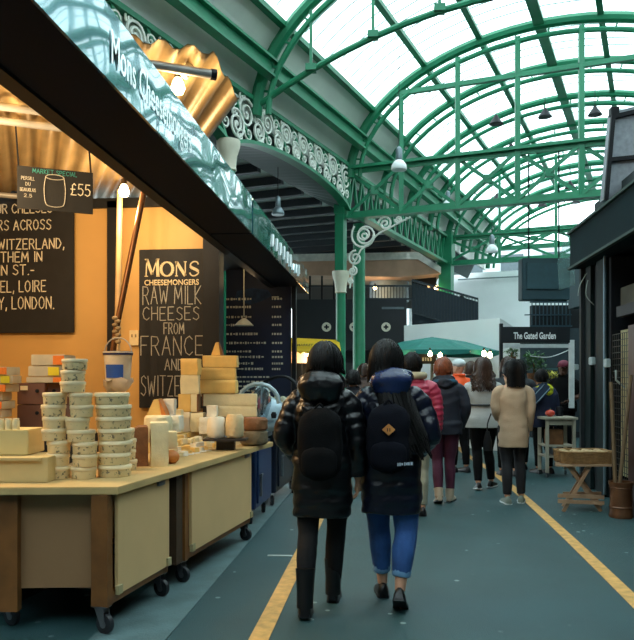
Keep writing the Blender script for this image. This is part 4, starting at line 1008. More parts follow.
# facade, set back
m = MB(); m.box((4.4, 7, 1.45), (.1, 6.4, 2.9)); tag(struct(m.build('wall_right', darkwall)), 'dark inner wall of the right-hand stall', 'wall')
m = MB(); m.box((3.5, 9.9, 1.45), (1.9, .08, 2.9)); tag(struct(m.build('wall_back', darkwall)), 'dark end wall of the right-hand stall', 'wall')
m = MB(); m.box((2.95, 9.35, 1.45), (.6, .9, 2.9)); tag(m.build('stall_pillar', black, bevel=.01), 'wide black pillar at the far corner of the right-hand stall', 'pillar')
FXX = 2.62
for pxa, pxb, lab in ((585, 592, 'dark green upright post nearest the wide black pillar'), (598, 606, 'dark green upright post left of the wire grille')):
    ya, _ = rx_at(pxa, FXX); yb_, _ = rx_at(pxb, FXX)
    m = MB(); m.box((FXX + .03, (ya + yb_) / 2, 1.47), (.1, abs(ya - yb_), 2.94)); tag(m.build('stall_post', M('post_green', '#0a1b1b', .6, 0, .2, 3, spec=.2)), lab, 'post')
y9, _ = rx_at(609, FXX)
m = MB(); m.tube([(FXX - .05, y9, .05), (FXX - .05, y9, 2.9)], .018, 8); tag(m.build('conduit_pipe', M('grey_conduit', '#5c727d', .4, .3), smooth=True), 'thin grey conduit running up beside the wire grille', 'pipe')
# rail beams
m = MB(); m.box((FXX + .04, 6.9, 2.2), (.08, 3.4, .12)); tag(m.build('rail_beam', black), 'dark horizontal rail across the grille of the right-hand stall', 'rail')
# wire grille
y0, _ = rx_at(611, FXX); y1 = 6.0
t_ = thing('wire_grille', 'wire mesh grille with pale backing in the right-hand stall', 'grille', (FXX + .05, (y0 + y1) / 2, .2))
m = MB()
n = int((y0 - y1) / .07)
for i in range(n + 1): y = y1 + (y0 - y1) * i / n; m.bar((FXX + .02, y, .0), (FXX + .02, y, 1.95), .007, .007)
for i in range(24): m.bar((FXX + .02, y1, .3 + i * .0717), (FXX + .02, y0, .3 + i * .0717), .007, .007)
m.build('mesh', M('wire_dark', '#2a2c28', .5, .4), t_)
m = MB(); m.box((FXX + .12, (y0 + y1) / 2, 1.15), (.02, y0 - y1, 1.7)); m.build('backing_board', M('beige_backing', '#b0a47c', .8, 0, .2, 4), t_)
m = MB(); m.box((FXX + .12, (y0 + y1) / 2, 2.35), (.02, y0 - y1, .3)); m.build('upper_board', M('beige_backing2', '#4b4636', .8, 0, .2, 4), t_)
y2, _ = rx_at(628, FXX - .06)
m = MB(); m.box((FXX - .04, y2 - .45, 1.0), (.05, .86, 2.0)); o = tag(m.build('stall_door', M('red_brown_door', '#3c2019', .5, 0, .2, 4)), 'red-brown door panel at the right edge of the photo', 'door')
# handle and switch boxes
yh, Zh = rx_at(618, FXX)
m = MB(); m.tube([at(616, 370, Zh), at(616, 380, Zh), at(625, 388, Zh)], .012, 6); tag(m.build('door_handle', M('pale_metal', '#a8b4b4', .3, .5), smooth=True), 'pale bent handle on the wire grille', 'handle')
for i, (px, py, w, h, lab) in enumerate(((583, 337, .04, .09, 'small white oval fitting on the black pillar'), (577, 367, .06, .08, 'small white switch box low on the black pillar'), (593, 361, .1, .1, 'grey switch box between the two green posts'), (608, 363, .08, .1, 'grey junction box on the conduit'))):
    X = 2.64 if i < 2 else FXX - .03
    y, Zp = rx_at(px, X); P = at(px, py, Zp)
    m = MB(); m.box((X - .01, P.y, P.z), (.05, w * 1.6, h)); o = m.build('switch_box', M('grey_box', '#9fb0b2', .5), bevel=.008); tag(o, lab, 'switch box')
# loose cables
for (a_, b_, c_) in (((587, 273), (580, 285), (578, 296)), ((588, 280), (586, 295), (594, 305)), ((607, 268), (612, 270), (620, 267))):
    m = MB(); y, Zp = rx_at(590, 2.56); m.tube(catmull([at(*a_, Zp), at(*b_, Zp), at(*c_, Zp)], 5), .006, 5)
    tag(m.build('loose_cable', M('pale_cable', '#8f9a92', .6), smooth=True), 'thin loose cable under the dark green fascia, ' + {587: 'curling furthest left', 588: 'hanging lowest', 607: 'short one on the right'}[a_[0]], 'cable')
# plastic sheet at the fascia's end
m = MB(); 
for i in range(8):
    pass
pts = [at(558, 262, 10.2), at(566, 236, 10.2), at(573, 228, 10.2), at(575, 285, 10.2), at(560, 290, 10.2)]
m.prism(pts, W(0, .03) - W(0, 0)); clr = M('plastic_sheet', '#7fa6a4', .2, 0, .15, 8); clr.node_tree.nodes['Principled BSDF'].inputs['Alpha'].default_value = .25
tag(m.build('plastic_sheet', clr, smooth=True), 'clear plastic sheet hanging at the far end of the green fascia', 'sheet')
# galvanised panel above
t_ = thing('metal_sign_panel', 'grey galvanised panel with black frame leaning above the right-hand stall', 'panel', at(625, 190, 8.3))
m = MB(); Zp = 8.3; q = [at(604, 200, Zp), at(612, 112, Zp), at(660, 100, Zp), at(660, 200, Zp)]; m.prism(q, W(0, .12) - W(0, 0)); m.build('sheet', M('galvanised', '#8e959d', .45, .3, .2, 14), t_)
m = MB()
for a_, b_ in (((606, 200), (613.5, 112)), ((613, 117), (660, 106)), ((608, 160), (660, 155))): m.bar(at(*a_, Zp - .03), at(*b_, Zp - .03), .045, .05, up=FY)
m.box(at(614, 112, Zp), (.09, .1, .09)); m.build('frame', black, t_)
m = MB(); m.box((RX + 1.4, 8.0, 3.55), (2.3, 3.4, .32)); tag(m.build('stall_roof', M('roof_felt', '#1b2a2e', .8)), 'dark flat roof edge behind the green fascia', 'roof')
# dark box and beam behind
P = at(522, 300, 14.2); w = 48 / FPX * 14.2
t_ = thing('duct_box', 'dark teal ventilation box hanging beyond the kiosk sign', 'duct', P)
m = MB(); c = at(546, 279, 14.2) + (W(0, .14) - W(0, 0)); m.box(c, (w, .28, 42 / FPX * 14.2), AA); [m.bar(c + U_ * sx_ + UP * .3, c + U_ * sx_ + UP * 2.6, .03) for U_ in (W(1, 0) - W(0, 0),) for sx_ in (-.3, .3)]; m.build('casing', M('duct_teal', '#1b3b44', .5, 0, .12, 2), t_, bevel=.02)
m = MB(); m.box(at(545, 276, 14.18), (w * .75, .03, 26 / FPX * 14.2), AA); m.build('access_panel', M('duct_teal2', '#1f424b', .5), t_)
m = MB(); m.box(at(640, 280, 14.8), (2.6, 1.0, 1.1), AA); tag(m.build('duct_run', M('duct_teal', '', .5)), 'long dark duct behind the right-hand fascia', 'duct')
m = MB(); a_ = W(9.0, 17.5); m.box(a_ + Vector((0, 0, 1.6)), (7.6, .2, 3.2), AA); tag(struct(m.build('wall_back', darkwall)), 'dark building front behind the garden kiosk', 'wall')
m = MB(); m.box(at(548, 314, 17.2) + UP * -.02, (1.1, .1, .02), AA)
for i in range(11): m.bar(at(532 + i * 3.8, 326, 17.2), at(532 + i * 3.8, 302, 17.2), .02)
m.bar(at(530, 302, 17.2), at(572, 302, 17.2), .04); m.bar(at(530, 326, 17.2), at(572, 326, 17.2), .04)
tag(m.build('balcony_railing', M('railing_blue', '#26424f', .5)), 'blue-grey railing above the garden kiosk sign', 'railing')
# ---- kiosk 'The Gated Garden'
Zk = 11.6
t_ = thing('garden_kiosk', 'black-framed kiosk with a white lettered name board, plants inside', 'kiosk', at(535, 475, Zk))
kb = M('kiosk_black', '#141b20', .5, 0, .2, 4)
m = MB(); m.box(at(534.5, 335, Zk), (69 / FPX * Zk, .1, 16 / FPX * Zk), AA); nb = m.build('name_board', kb, t_, bevel=.006)
m = MB(); U = (W(1, 0) - W(0, 0)); o_ = at(513.5, 338.8, Zk - .06); font_text(m, 'The Gated Garden', o_, U, UP, 6.6 / FPX * Zk, 42 / FPX * Zk, .025, .003); m.build('lettering', M('white_sign_letters', '#e8eeee', .6), nb)
m = MB(); m.box(at(501, 395, Zk), (.05, .06, 2.3), AA); m.build('frame_post', kb, t_)
wp = M('white_paint', '#d5dedf', .4)
m = MB(); a_, b_ = at(571.5, 340, Zk), at(571.5, 408, Zk); m.bar(a_, b_, .075); m.build('frame_post', wp, t_)
m = MB(); m.bar(at(503, 346, Zk + .4), at(570, 346, Zk + .4), .06); m.build('cross_bar', wp, t_)
m = MB(); m.tube(catmull([at(530, 356, Zk + .6), at(550, 357, Zk + .6), at(571, 349, Zk + .6)], 6), .008, 5); m.build('cable', wp, t_)
m = MB(); m.box(at(553, 380, Zk + 1.6), (1.2, .05, 1.9), AA); m.build('back_panel', M('kiosk_dark', '#2a3a40', .7), t_)
m = MB(); m.box(at(549, 369, Zk + 1.1), (.5, .2, .03), AA); m.build('shelf', M('shelf_teal', '#3a6068', .5), t_)
m = MB(); m.box(at(513, 380, Zk + 2.0), (.5, .05, 1.9), AA); m.build('white_panel', wp, t_)
leafm = M('leaf_green', '#4c7a4a', .6, 0, .3, 10)
def plant(P, R_, n, label, sz=.05, mt=None, cat='plant'):
    t_ = thing('potted_plant', label, cat, P - UP * R_ * 1.2); rnd = random.Random(int(P.x * 100))
    m = MB()
    for i in range(n):
        d = Vector((rnd.gauss(0, 1), rnd.gauss(0, 1), rnd.gauss(0, 1))).normalized() * R_ * rnd.uniform(.4, 1)
        a_ = P + d; s = Vector((rnd.uniform(-1, 1), rnd.uniform(-1, 1), rnd.uniform(-.5, .5))).normalized() * sz; u = s.cross(UP).normalized() * sz * .4
        m.add([a_ - s, a_ + u, a_ + s, a_ - u], [(0, 1, 2, 3)])
    m.build('leaves', mt or leafm, t_)
    m = MB(); m.lathe(P - UP * R_ * 1.25, [(R_ * .4, -.12), (R_ * .55, .08)], 12); m.tube([P - UP * R_ * 1.2, P], .015, 6); m.build('pot', rind, t_, smooth=True)
plant(at(534, 362, Zk + .9), .22, 260, 'leafy green plant hanging in the garden kiosk, middle')
plant(at(512, 352, Zk + 1.2), .13, 120, 'small dark green plant in front of the white panel of the kiosk')
plant(at(551, 378, Zk + .9), .16, 200, 'yellow flowers on the shelf of the garden kiosk', .04, M('yellow_petals', '#c9c443', .6, 0, .2, 12), 'flowers')
# ---- side table with pumpkin
Zt_ = 10.4
t_ = thing('side_table', 'pale grey wooden side table on wheels in front of the kiosk', 'table', at(561, 476, Zt_))
gw = M('grey_wood', '#a6a08d', .6, 0, .12, 8)
wT = 33 / FPX * Zt_
c = at(561, 418.5, Zt_); cf = lambda dx, dz, dy: c + (W(dx, dy) - W(0, 0)) + UP * dz
zt_t = c.z
m = MB(); m.box(cf(0, 0, .2), (wT, .46, .035), AA); m.build('table_top', gw, t_, bevel=.004)
for sx in (-1, 1):
    for dy in (.02, .38):
        m = MB(); p = cf(sx * (wT / 2 - .045), 0, dy); m.bar(Vector((p.x, p.y, .07)), Vector((p.x, p.y, zt_t)), .045); l_ = m.build('leg', gw, t_)
        m = MB(); m.lathe(Vector((p.x, p.y, .03)) - U * .012, [(.03, 0), (.03, .024)], 12, ax=U); m.build('wheel', rubber, l_)
m = MB(); m.box(cf(0, -.06, .02), (wT - .06, .02, .07), AA); m.box(Vector((cf(0, 0, .2).x, cf(0, 0, .2).y, .3)), (wT - .05, .4, .025), AA); m.build('shelf', gw, t_); m = MB(); m.box(Vector((cf(0, 0, .2).x, cf(0, 0, .2).y, zt_t - .4)), (wT - .05, .4, .025), AA); m.build('shelf', gw, t_)
m = MB(); p = cf(-.04, 0, .2); m.box(Vector((p.x, p.y, zt_t - .28)), (.22, .2, .22), AA); tag(m.build('wooden_crate', rind, bevel=.004), 'brown wooden crate on the upper shelf of the side table', 'crate')
m = MB(); p = cf(.02, 0, .2); m.box(Vector((p.x, p.y, .36)), (.2, .2, .09), AA); tag(m.build('storage_tin', M('dark_tin', '#46525a', .4, .4), bevel=.01), 'dark tin on the lower shelf of the side table', 'tin')
m = MB(); p = cf(-.11, .017, .15)
rr = []
for j in range(9):
    t = PI * j / 8; rr.append([p + UP * (.052 - .05 * math.cos(t)) + Vector((math.cos(a_), math.sin(a_), 0)) * max(.004, .068 * math.sin(t)) * (1 + .06 * math.cos(8 * a_)) for a_ in [2 * PI * k / 32 for k in range(32)]])
m.rings(rr); o = tag(m.build('pumpkin', M('red_pumpkin', '#c23f28', .35), smooth=True), 'small red-orange pumpkin on the side table', 'pumpkin')
m = MB(); m.tube([p + UP * .1, p + UP * .13 + Vector((.01, 0, 0))], [.009, .006], 6); m.build('stalk', leafm, o)
m = MB(); p = cf(.08, .017, .3); m.lathe(p, [(.05, 0), (.055, .1), (.045, .14)], 14); tag(m.build('dark_pot', black, smooth=True), 'dark pot at the right end of the side table', 'pot')
# ---- folding stool with basket
Zs2 = 7.75
t_ = thing('folding_stool', 'folding wooden stand with crossed legs in front of the black pillar', 'stand', at(583, 512, Zs2))
lw = M('pale_stool_wood', '#a08468', .55, 0, .2, 8)
def SP(px, z, dy=0): p = at(px, 400, Zs2 + dy); p.z = z; return p
ztop = EYE + (HY - 466) / FPX * Zs2
for dy in (0, .32):
    m = MB(); m.bar(SP(563, .0, dy), SP(590 if dy == 0 else 590, ztop, dy), .035, .02, up=FY); m.build('leg', lw, t_)
for dy in (.025, .345):
    m = MB(); m.bar(SP(601, .0, dy), SP(568, ztop, dy), .035, .02, up=FY); m.build('leg', lw, t_)
for dz in (.16, .1):
    m = MB(); m.bar(SP(558, dz + .02, -.03), SP(604, dz, -.03), .02, .04); m.build('crossbar', lw, t_)
m = MB(); m.bar(SP(563, .14, .35), SP(601, .14, .35), .02, .04); m.build('crossbar', lw, t_)
for i in range(5):
    m = MB(); m.bar(SP(556, ztop + .01, -.03 + i * .1), SP(611, ztop + .01, -.03 + i * .1), .06, .018); m.build('top_slat', lw, t_)
# basket : woven box
bz = ztop + .022; bc = SP(583, bz, .18); bw_, bd_ = 50 / FPX * Zs2, .38
wick = M('wicker', '#8a6c42', .7, 0, .25, 20, .5, 80)
m = MB(); R = Matrix.Rotation(AA, 3, 'Z')
for k in range(9):
    z = .008 + k * .0145; ex = 1 + .02 * k / 9
    pts = []
    for j in range(64):
        a_ = 2 * PI * j / 64; ca, sa = math.cos(a_), math.sin(a_)
        x = abs(ca) ** .3 * (1 if ca > 0 else -1) * bw_ / 2 * ex; y = abs(sa) ** .3 * (1 if sa > 0 else -1) * bd_ / 2 * ex
        off = .006 * (1 if (j + k) % 2 else -1)
        pts.append(bc + R @ Vector((x + off * ca, y + off * sa, z)))
    m.tube(pts, .0085 if k < 8 else .012, 5, closed=True)
m.box(bc + UP * .012, (bw_ * .97, bd_ * .96, .015), AA)
BK = tag(m.build('wicker_basket', wick, smooth=True), 'shallow woven basket on the folding stand', 'basket')
rnd = random.Random(8)
for i in range(12):
    p = bc + R @ Vector((-bw_ * .36 + (i % 4) * bw_ * .24, -bd_ * .28 + (i // 4) * bd_ * .28, .1))
    m = MB(); m.ell(p, (.055, .05, .035), 12, 8)
    for v in m.v: v += Vector(noise.noise_vector(v * 25)) * .01
    tag(m.build('bread_bun', M('floury_bun', '#b39d76', .8, 0, .2, 20, .3, 60), smooth=True), 'small floury brown bun in the woven basket', 'bread', 'buns in the woven basket')
# ---- churn with sticks
c = at(621, 517, 7.45); c.z = 0
cop = M('old_copper', '#6a4a33', .4, .45, .3, 8)
t_ = thing('milk_churn', 'old copper-brown churn standing on the asphalt by the grille', 'churn', c)
m = MB(); m.lathe(c, [(.115, 0), (.12, .02), (.112, .05), (.105, .3), (.12, .34), (.125, .37), (.11, .37), (.1, .1)], 28, cap=False); m.build('body', cop, t_, smooth=True)
for pr_ in ([(.11, .1), (.119, .11), (.11, .12)], [(.106, .3), (.116, .31), (.108, .32)]):
    m = MB(); m.lathe(c, pr_, 28, cap=False); m.build('band', cop, t_, smooth=True)
for i, (pa, pb, lab) in enumerate((((616, 500), (611, 382), 'left wooden pole standing in the copper churn'), ((618, 500), (631, 375), 'right wooden pole leaning in the copper churn'))):
    m = MB(); m.tube([at(*pa, 7.45), at(*pb, 7.5)], .02, 8); tag(m.build('wooden_pole', M('dull_pole_wood', '#66563f', .6), smooth=True), lab, 'pole')
# ================================================================= BACKGROUND LEFT
# black mezzanine front with round badges
Zm = 19.5
m = MB(); m.box(at(349, 325, Zm) , (114 / FPX * Zm, .3, 50 / FPX * Zm), AA); o = tag(m.build('mezzanine_front', M('mezzanine_black', '#10161d', .55, 0, .2, 2)), 'black balcony front with round white badges behind the columns', 'balcony')
for px in (326.5, 354, 386):
    m = MB(); c = at(px, 327, Zm - .17); m.lathe(c, [(.125, 0), (.125, .01)], 28, ax=W(0, -1) - W(0, 0)); m.build('badge', chalk, o)
    m = MB(); c = at(px, 327, Zm - .185)
    for dx, dz in ((1, 0), (0, 1)): m.box(c, (.13 if dx else .045, .01, .13 if dz else .045), AA)
    m.build('badge_cross', black, o)
m = MB(); m.box(at(393, 308, Zm - .17), (.6, .01, .06), AA); m.build('faded_lettering', M('dim_letters', '#5c666c', .7), o)
m = MB(); m.box(at(350, 375, Zm + .6), (118 / FPX * Zm, .2, 1.6), AA); tag(struct(m.build('wall_back', darkwall)), 'dark shop front below the black balcony', 'wall')
def railing(a_, b_, h, n, label, mt=None, solid=False):
    m = MB(); m.bar(a_ + UP * h, b_ + UP * h, .05); m.bar(a_, b_, .05)
    for i in range(n + 1): p = a_.lerp(b_, i / n); m.bar(p, p + UP * h, .02)
    o = m.build('railing', mt or M('railing_black', '#1d2930', .5)); tag(o, label, 'railing')
    if solid: m = MB(); m.prism([a_ + FY * .05, b_ + FY * .05, b_ + FY * .05 + UP * h * .92, a_ + FY * .05 + UP * h * .92], FY * .03); m.build('infill_panel', M('infill_navy', '#1c2c38', .5), o)
    return o
Zr = Zm + .1
railing(at(357, 299, Zr), at(412, 299, Zr), 13 / FPX * Zr, 18, 'black upright-bar railing on top of the black balcony')
railing(at(412, 312, Zr), at(478, 331, Zr), 32 / FPX * Zr, 22, 'dark panelled railing sloping down the stair right of the balcony', None, True)
m = MB(); m.prism([at(412, 310, Zr + .4), at(478, 330, Zr + .4), at(478, 425, Zr + .4), at(412, 425, Zr + .4)], FY * .2); tag(m.build('stair_side', M('infill_navy', '', .5)), 'dark side of the stair below the sloping railing', 'stair')
# gallery canopy
Zc = 21.5
t_ = thing('gallery_canopy', 'pale-edged canopy with brown underside above the balcony', 'canopy', at(370, 300, Zc))
m = MB(); top = [at(298, 262, Zc), at(372, 258, Zc - .5), at(420, 255, Zc - 1), at(441, 268, Zc)]
m.prism([at(295, 254, Zc), at(418, 252, Zc), at(441, 267, Zc), at(441, 273, Zc), at(418, 259, Zc), at(295, 261, Zc)], FY * .3); m.build('edge_board', M('canopy_edge', '#e4e2d8', .6), t_)
m = MB(); m.prism([at(295, 261, Zc + .1), at(418, 259, Zc + .1), at(441, 273, Zc + .1), at(400, 277, Zc + .1), at(295, 275, Zc + .1)], FY * 2.5); m.build('underside', M('brown_soffit', '#d0a88c', .7, 0, .15, 2), t_)
m = MB(); m.box(at(352, 285, Zc + 3.2), (190 / FPX * Zc, .2, 1.6), AA); tag(struct(m.build('wall_back', M('gallery_wall', '#50504e', .8, 0, .15, 1))), 'dim wall behind the balcony', 'wall')
m = MB(); m.lathe(at(389, 302, Zc + 1.4), [(.62, 0), (.62, .9)], 28); tag(m.build('round_tank', M('pale_tank', '#8b979b', .5), smooth=True), 'pale round drum behind the balcony railing', 'tank')
m = MB(); m.box(at(424, 289, Zc + 1), (.75, .1, .75), AA); o = tag(m.build('doorway_screen', black), 'black opening with lit shapes at the top of the stair', 'opening')
m = MB()
for px in (429, 437): m.box(at(px, 290, Zc + .93), (.09, .02, .3), AA)
m.build('lit_pane', M('lit_pane', '#e8c090', .5, emit='#ffcf90', es=1.2), o)
bulb(at(401, 261 + 1, Zc + .5), 'warm bulb under the gallery canopy above the column', 30, .06)
bulb(at(375, 288, Zc + .3), 'warm bulb low behind the balcony railing', 14, .055)
bulb(at(436, 288, Zc + .4), 'warm bulb at the top of the stair', 3, .05)
m = MB(); 
for i in range(4): m.bar(at(310 + i * 12, 300, Zm + .6), at(310 + i * 12, 276, Zm + .6), .05)
m.bar(at(298, 286, Zm + .6), at(350, 286, Zm + .6), .04); tag(m.build('window_frame', black), 'dark window bars under the canopy left of the columns', 'window')
# yellow awning stall
Zy = 14.5
t_ = thing('market_stall', 'stall with a yellow scalloped awning and pale curtain, left of the near column', 'stall', at(316, 400, Zy))
ya = M('yellow_awning', '#e3b923', .6, 0, .08, 3)
m = MB(); m.prism([at(285, 350, Zy), at(341, 352, Zy), at(339, 340, Zy + .5), at(288, 337.5, Zy + .5)], FY * .04); m.build('awning', ya, t_)
m = MB()
for i in range(9):
    a_, b_ = at(285 + i * 6.2, 350 + i * .2, Zy), at(291.2 + i * 6.2, 350.2 + i * .2, Zy); c = (a_ + b_) / 2 - UP * .07
    m.prism([a_, b_, b_ - UP * .03, c, a_ - UP * .03], FY * .03)
m.build('scallops', ya, t_)
m = MB(); font_text(m, 'MARKET', at(297, 347.4, Zy + .06), U, (at(288, 337.5, Zy + .5) - at(285, 350, Zy)).normalized(), .1, 16 / FPX * Zy, .02, .03); m.build('lettering', M('dark_letters', '#3b3524', .7), t_)
m = MB(); m.prism([at(290, 352, Zy + .4), at(340, 352, Zy + .4), at(340, 363, Zy + .4), at(290, 363, Zy + .4)], FY * .02); m.build('curtain', M('pale_curtain', '#d4b59c', .8), t_)
m = MB(); m.prism([at(285, 363, Zy + .8), at(352, 363, Zy + .8), at(352, 440, Zy + .8), at(285, 440, Zy + .8)], FY * .1); m.build('dark_counter', darkwall, t_)
for i in range(5): m = MB(); m.bar(at(293 + i * 9, 400, Zy + .5), at(293 + i * 9, 363, Zy + .5), .03); m.build('post', black, t_)
bulb(at(307, 354, Zy + .2), 'bright bulb under the yellow awning', 14, .055)
# teal umbrella stall
Zu = 13.0
t_ = thing('market_umbrella', 'wide teal canvas market umbrella with hanging lights under its edge', 'umbrella', at(432, 430, Zu))
m = MB(); c = at(432, 337, Zu + .9); n = 8
apex = c; rim = []
RR = 1.27
for k in range(n):
    a_ = 2 * PI * k / n + AA + PI / 8; rim.append(Vector((c.x + RR * math.cos(a_), c.y + RR * math.sin(a_), EYE + (HY - 350) / FPX * Zu)))
vs = [apex]; fs = []
sub = 5
for k in range(n):
    for j in range(sub):
        f = j / sub; p = rim[k].lerp(rim[(k + 1) % n], f); p.z += 0
        vs.append(p)
mid = []
N_ = n * sub
for i in range(N_):
    p = vs[1 + i]; q = p.lerp(apex, .5); q.z += .045 - .02 * math.sin(PI * (i % sub) / sub); mid.append(q)
vs += mid
val = [Vector((p.x, p.y, p.z - .07 - .025 * math.sin(PI * (i % sub) / sub * 1))) for i, p in enumerate(vs[1:1 + N_])]
vs += val
for i in range(N_):
    j = (i + 1) % N_
    fs += [(0, 1 + N_ + i, 1 + N_ + j), (1 + i, 1 + j, 1 + N_ + j, 1 + N_ + i), (1 + i, 1 + j, 1 + 2 * N_ + j, 1 + 2 * N_ + i)]
m.add(vs, fs); m.build('canopy', tealmat, t_)
m = MB(); m.lathe((c.x, c.y, 0), [(.03, 0), (.03, apex.z)], 8); m.build('pole', gw, t_)
m = MB()
for k in range(n): m.bar(apex - UP * .06, rim[k] - UP * .04, .02)
m.build('ribs', gw, t_)
for i, px in enumerate((377, 401, 430, 440, 484, 490)):
    bulb(at(px, 354 + (i % 2) * 1.5, Zu - .25), f'small warm bulb under the teal umbrella edge, {ordw[i]} from the left', 0, .045)
m = MB(); m.box(at(420, 359, Zu + .1), (32 / FPX * Zu, .04, 10 / FPX * Zu), AA); o = tag(m.build('stall_sign', black), 'black sign with small white capitals under the teal umbrella', 'sign')
m = MB(); rnd = random.Random(9); stroke_text(m, 'TEA', at(408, 361.5, Zu + .07), U, UP, .07, .014, .2); m.v = []; m.f = []; m.mi = []
x = 0
while x < .42: w = rnd.uniform(.02, .035); m.box(at(407, 359.3, Zu + .065) + U * (x + w / 2), (w, .008, .06), AA); x += w + .02
m.build('lettering', chalkdim, o)
# white kiosk behind umbrella
m = MB(); a_, b_, c_ = at(404, 345, 16.2), at(500, 340, 14.2), at(520, 340, 18)
za = EYE + (HY - 322) / FPX * 16.2
for P_ in (a_, b_, c_): P_.z = 0
d_ = Vector((a_.x + .3, a_.y + 3, 0))
m.prism([a_, b_, c_, d_], (0, 0, 2.62)); o = tag(m.build('white_kiosk', M('white_hoarding', '#eef2f2', .6, 0, .04, 1)), 'large plain white hoarding box behind the teal umbrella', 'kiosk')
# ================================================================= PEOPLE
skin1 = M('skin_light', '#d9a384', .5); skin2 = M('skin_dark', '#5a3a2c', .5)
hairblack = M('hair_black', '#080707', .5, 0, .3, 40, spec=.25); hairbrown = M('hair_brown', '#3a261c', .4, 0, .3, 40); hairred = M('hair_auburn', '#7d4227', .4, 0, .3, 40)
puffer = M('puffer_nylon', '#090b10', .3, 0, .1, 6, .3, 22); puffnavy = M('puffer_nylon_navy', '#0c1224', .3, 0, .1, 6, .3, 22)
blackcloth = M('black_cloth', '#07080a', .9, 0, .15, 20, .2, 150, spec=.2)
denim = M('denim_blue', '#2a5490', .8, 0, .22, 9, .3, 120); denimc = M('denim_cuff', '#6f9cc4', .8, 0, .15, 12)
leather = M('black_leather', '#0d0e11', .4, 0, .2, 10)
def smooth_limb(m, pts, rad, n=12, sub=5, puff=0, per=.075, flat=1.0, wr=0):
    P = catmull(pts, sub); R_ = ipol(rad, sub)
    if puff:
        P2 = []; R2 = []
        L_ = 0
        for i in range(len(P) - 1):
            seg = (P[i + 1] - P[i]).length; k = max(1, int(seg / .012))
            for j in range(k):
                f = j / k; P2.append(P[i].lerp(P[i + 1], f)); s = L_ + seg * f
                R2.append((R_[i] * (1 - f) + R_[i + 1] * f) * 1 + puff * (abs(math.sin(PI * s / per)) ** .6 - .6))
            L_ += seg
        P, R_ = P2, R2
    m.tube(P, R_, n, flat=flat)
    return m
def torso(m, rows, n=28, puff=0, per=.08, back=0, ex=2.4):
    "rows: (z, cx, cy, rx, ry) bottom to top"
    V = catmull([Vector((r[0], r[1], r[2])) for r in rows], 8); A = catmull([Vector((r[3], r[4], 0)) for r in rows], 8)
    rr = []
    for v, a_ in zip(V, A):
        pf = puff * (abs(math.sin(PI * v.x / per)) ** .6 - .6) if puff else 0
        ring = []
        for k in range(n):
            t = 2 * PI * k / n; c, s = math.cos(t), math.sin(t)
            ring.append(Vector((v.y + (a_.x + pf) * abs(c) ** (2 / ex) * (1 if c > 0 else -1), v.z + (a_.y + pf) * abs(s) ** (2 / ex) * (1 if s > 0 else -1), v.x)))
        rr.append(ring)
    m.rings(rr); return m
def hand(m, wr, d, side, curl=.5, s=1.0):
    "palm, four fingers, thumb: wr wrist point, d forearm direction (down the hand)"
    d = d.normalized(); fw = Vector((0, 1, 0)); fw = (fw - d * fw.dot(d)).normalized(); out = d.cross(fw) * side
    inn = -out
    pc = wr + d * .045
    m.tube([wr - d * .02, wr + d * .01, wr + d * .05, wr + d * .085], [.024 * s, .027 * s, .034 * s, .028 * s], 10, flat=.55, up=out)
    for i, (off, L_) in enumerate(((.027, .068), (.009, .077), (-.009, .072), (-.026, .056))):
        b = wr + d * .08 + fw * off; 
        p1 = b + (d * math.cos(curl * .6) + inn * math.sin(curl * .6)) * L_ * .45; p2 = p1 + (d * math.cos(curl * 1.5) + inn * math.sin(curl * 1.5)) * L_ * .32; p3 = p2 + (d * math.cos(curl * 2.2) + inn * math.sin(curl * 2.2)) * L_ * .25
        m.tube([b - d * .02, b, p1, p2, p3], [.0095 * s, .0095 * s, .009 * s, .0085 * s, .006 * s], 8)
    t0 = wr + d * .03 + fw * .028; m.tube([t0 - fw * .012, t0 + fw * .014 + d * .02, t0 + fw * .02 + d * .045 + inn * .012, t0 + fw * .018 + d * .068 + inn * .02], [.012 * s, .012 * s, .0105 * s, .008 * s], 8)
def head_mesh(m, c, yaw, s=1.0, tilt=0):
    R = Matrix.Rotation(yaw, 3, 'Z') @ Matrix.Rotation(tilt, 3, 'X')
    rows = [(-.125, .02, .035, .04), (-.11, .03, .05, .055), (-.08, .02, .06, .075), (-.04, .008, .068, .088), (0, 0, .074, .095), (.04, -.004, .075, .096), (.08, -.008, .064, .082), (.105, -.01, .04, .055), (.116, -.01, .012, .016)]
    V = catmull([Vector((r[0], r[1], 0)) for r in rows], 3); A = catmull([Vector((r[2], r[3], 0)) for r in rows], 3)
    m.rings([[c + R @ (Vector((max(.002, a_.x) * math.cos(2 * PI * k / 20), v.y + max(.002, a_.y) * math.sin(2 * PI * k / 20), v.x)) * s) for k in range(20)] for v, a_ in zip(V, A)])
    f = lambda x, y, z: c + R @ (Vector((x, y, z)) * s)
    m.tube([f(0, .088, .015), f(0, .1, -.01), f(0, .112, -.03), f(0, .098, -.038)], [.008 * s, .01 * s, .014 * s, .008 * s], 8)
    for sx in (-1, 1):
        m.ell(f(sx * .077, -.005, -.005), (.012 * s, .02 * s, .032 * s), 8, 8, R); m.ell(f(sx * .03, .088, .028), (.018 * s, .01 * s, .007 * s), 8, 6, R)
    m.ell(f(0, .096, -.062), (.024 * s, .01 * s, .006 * s), 8, 6, R); m.ell(f(0, .094, -.074), (.02 * s, .01 * s, .007 * s), 8, 6, R)
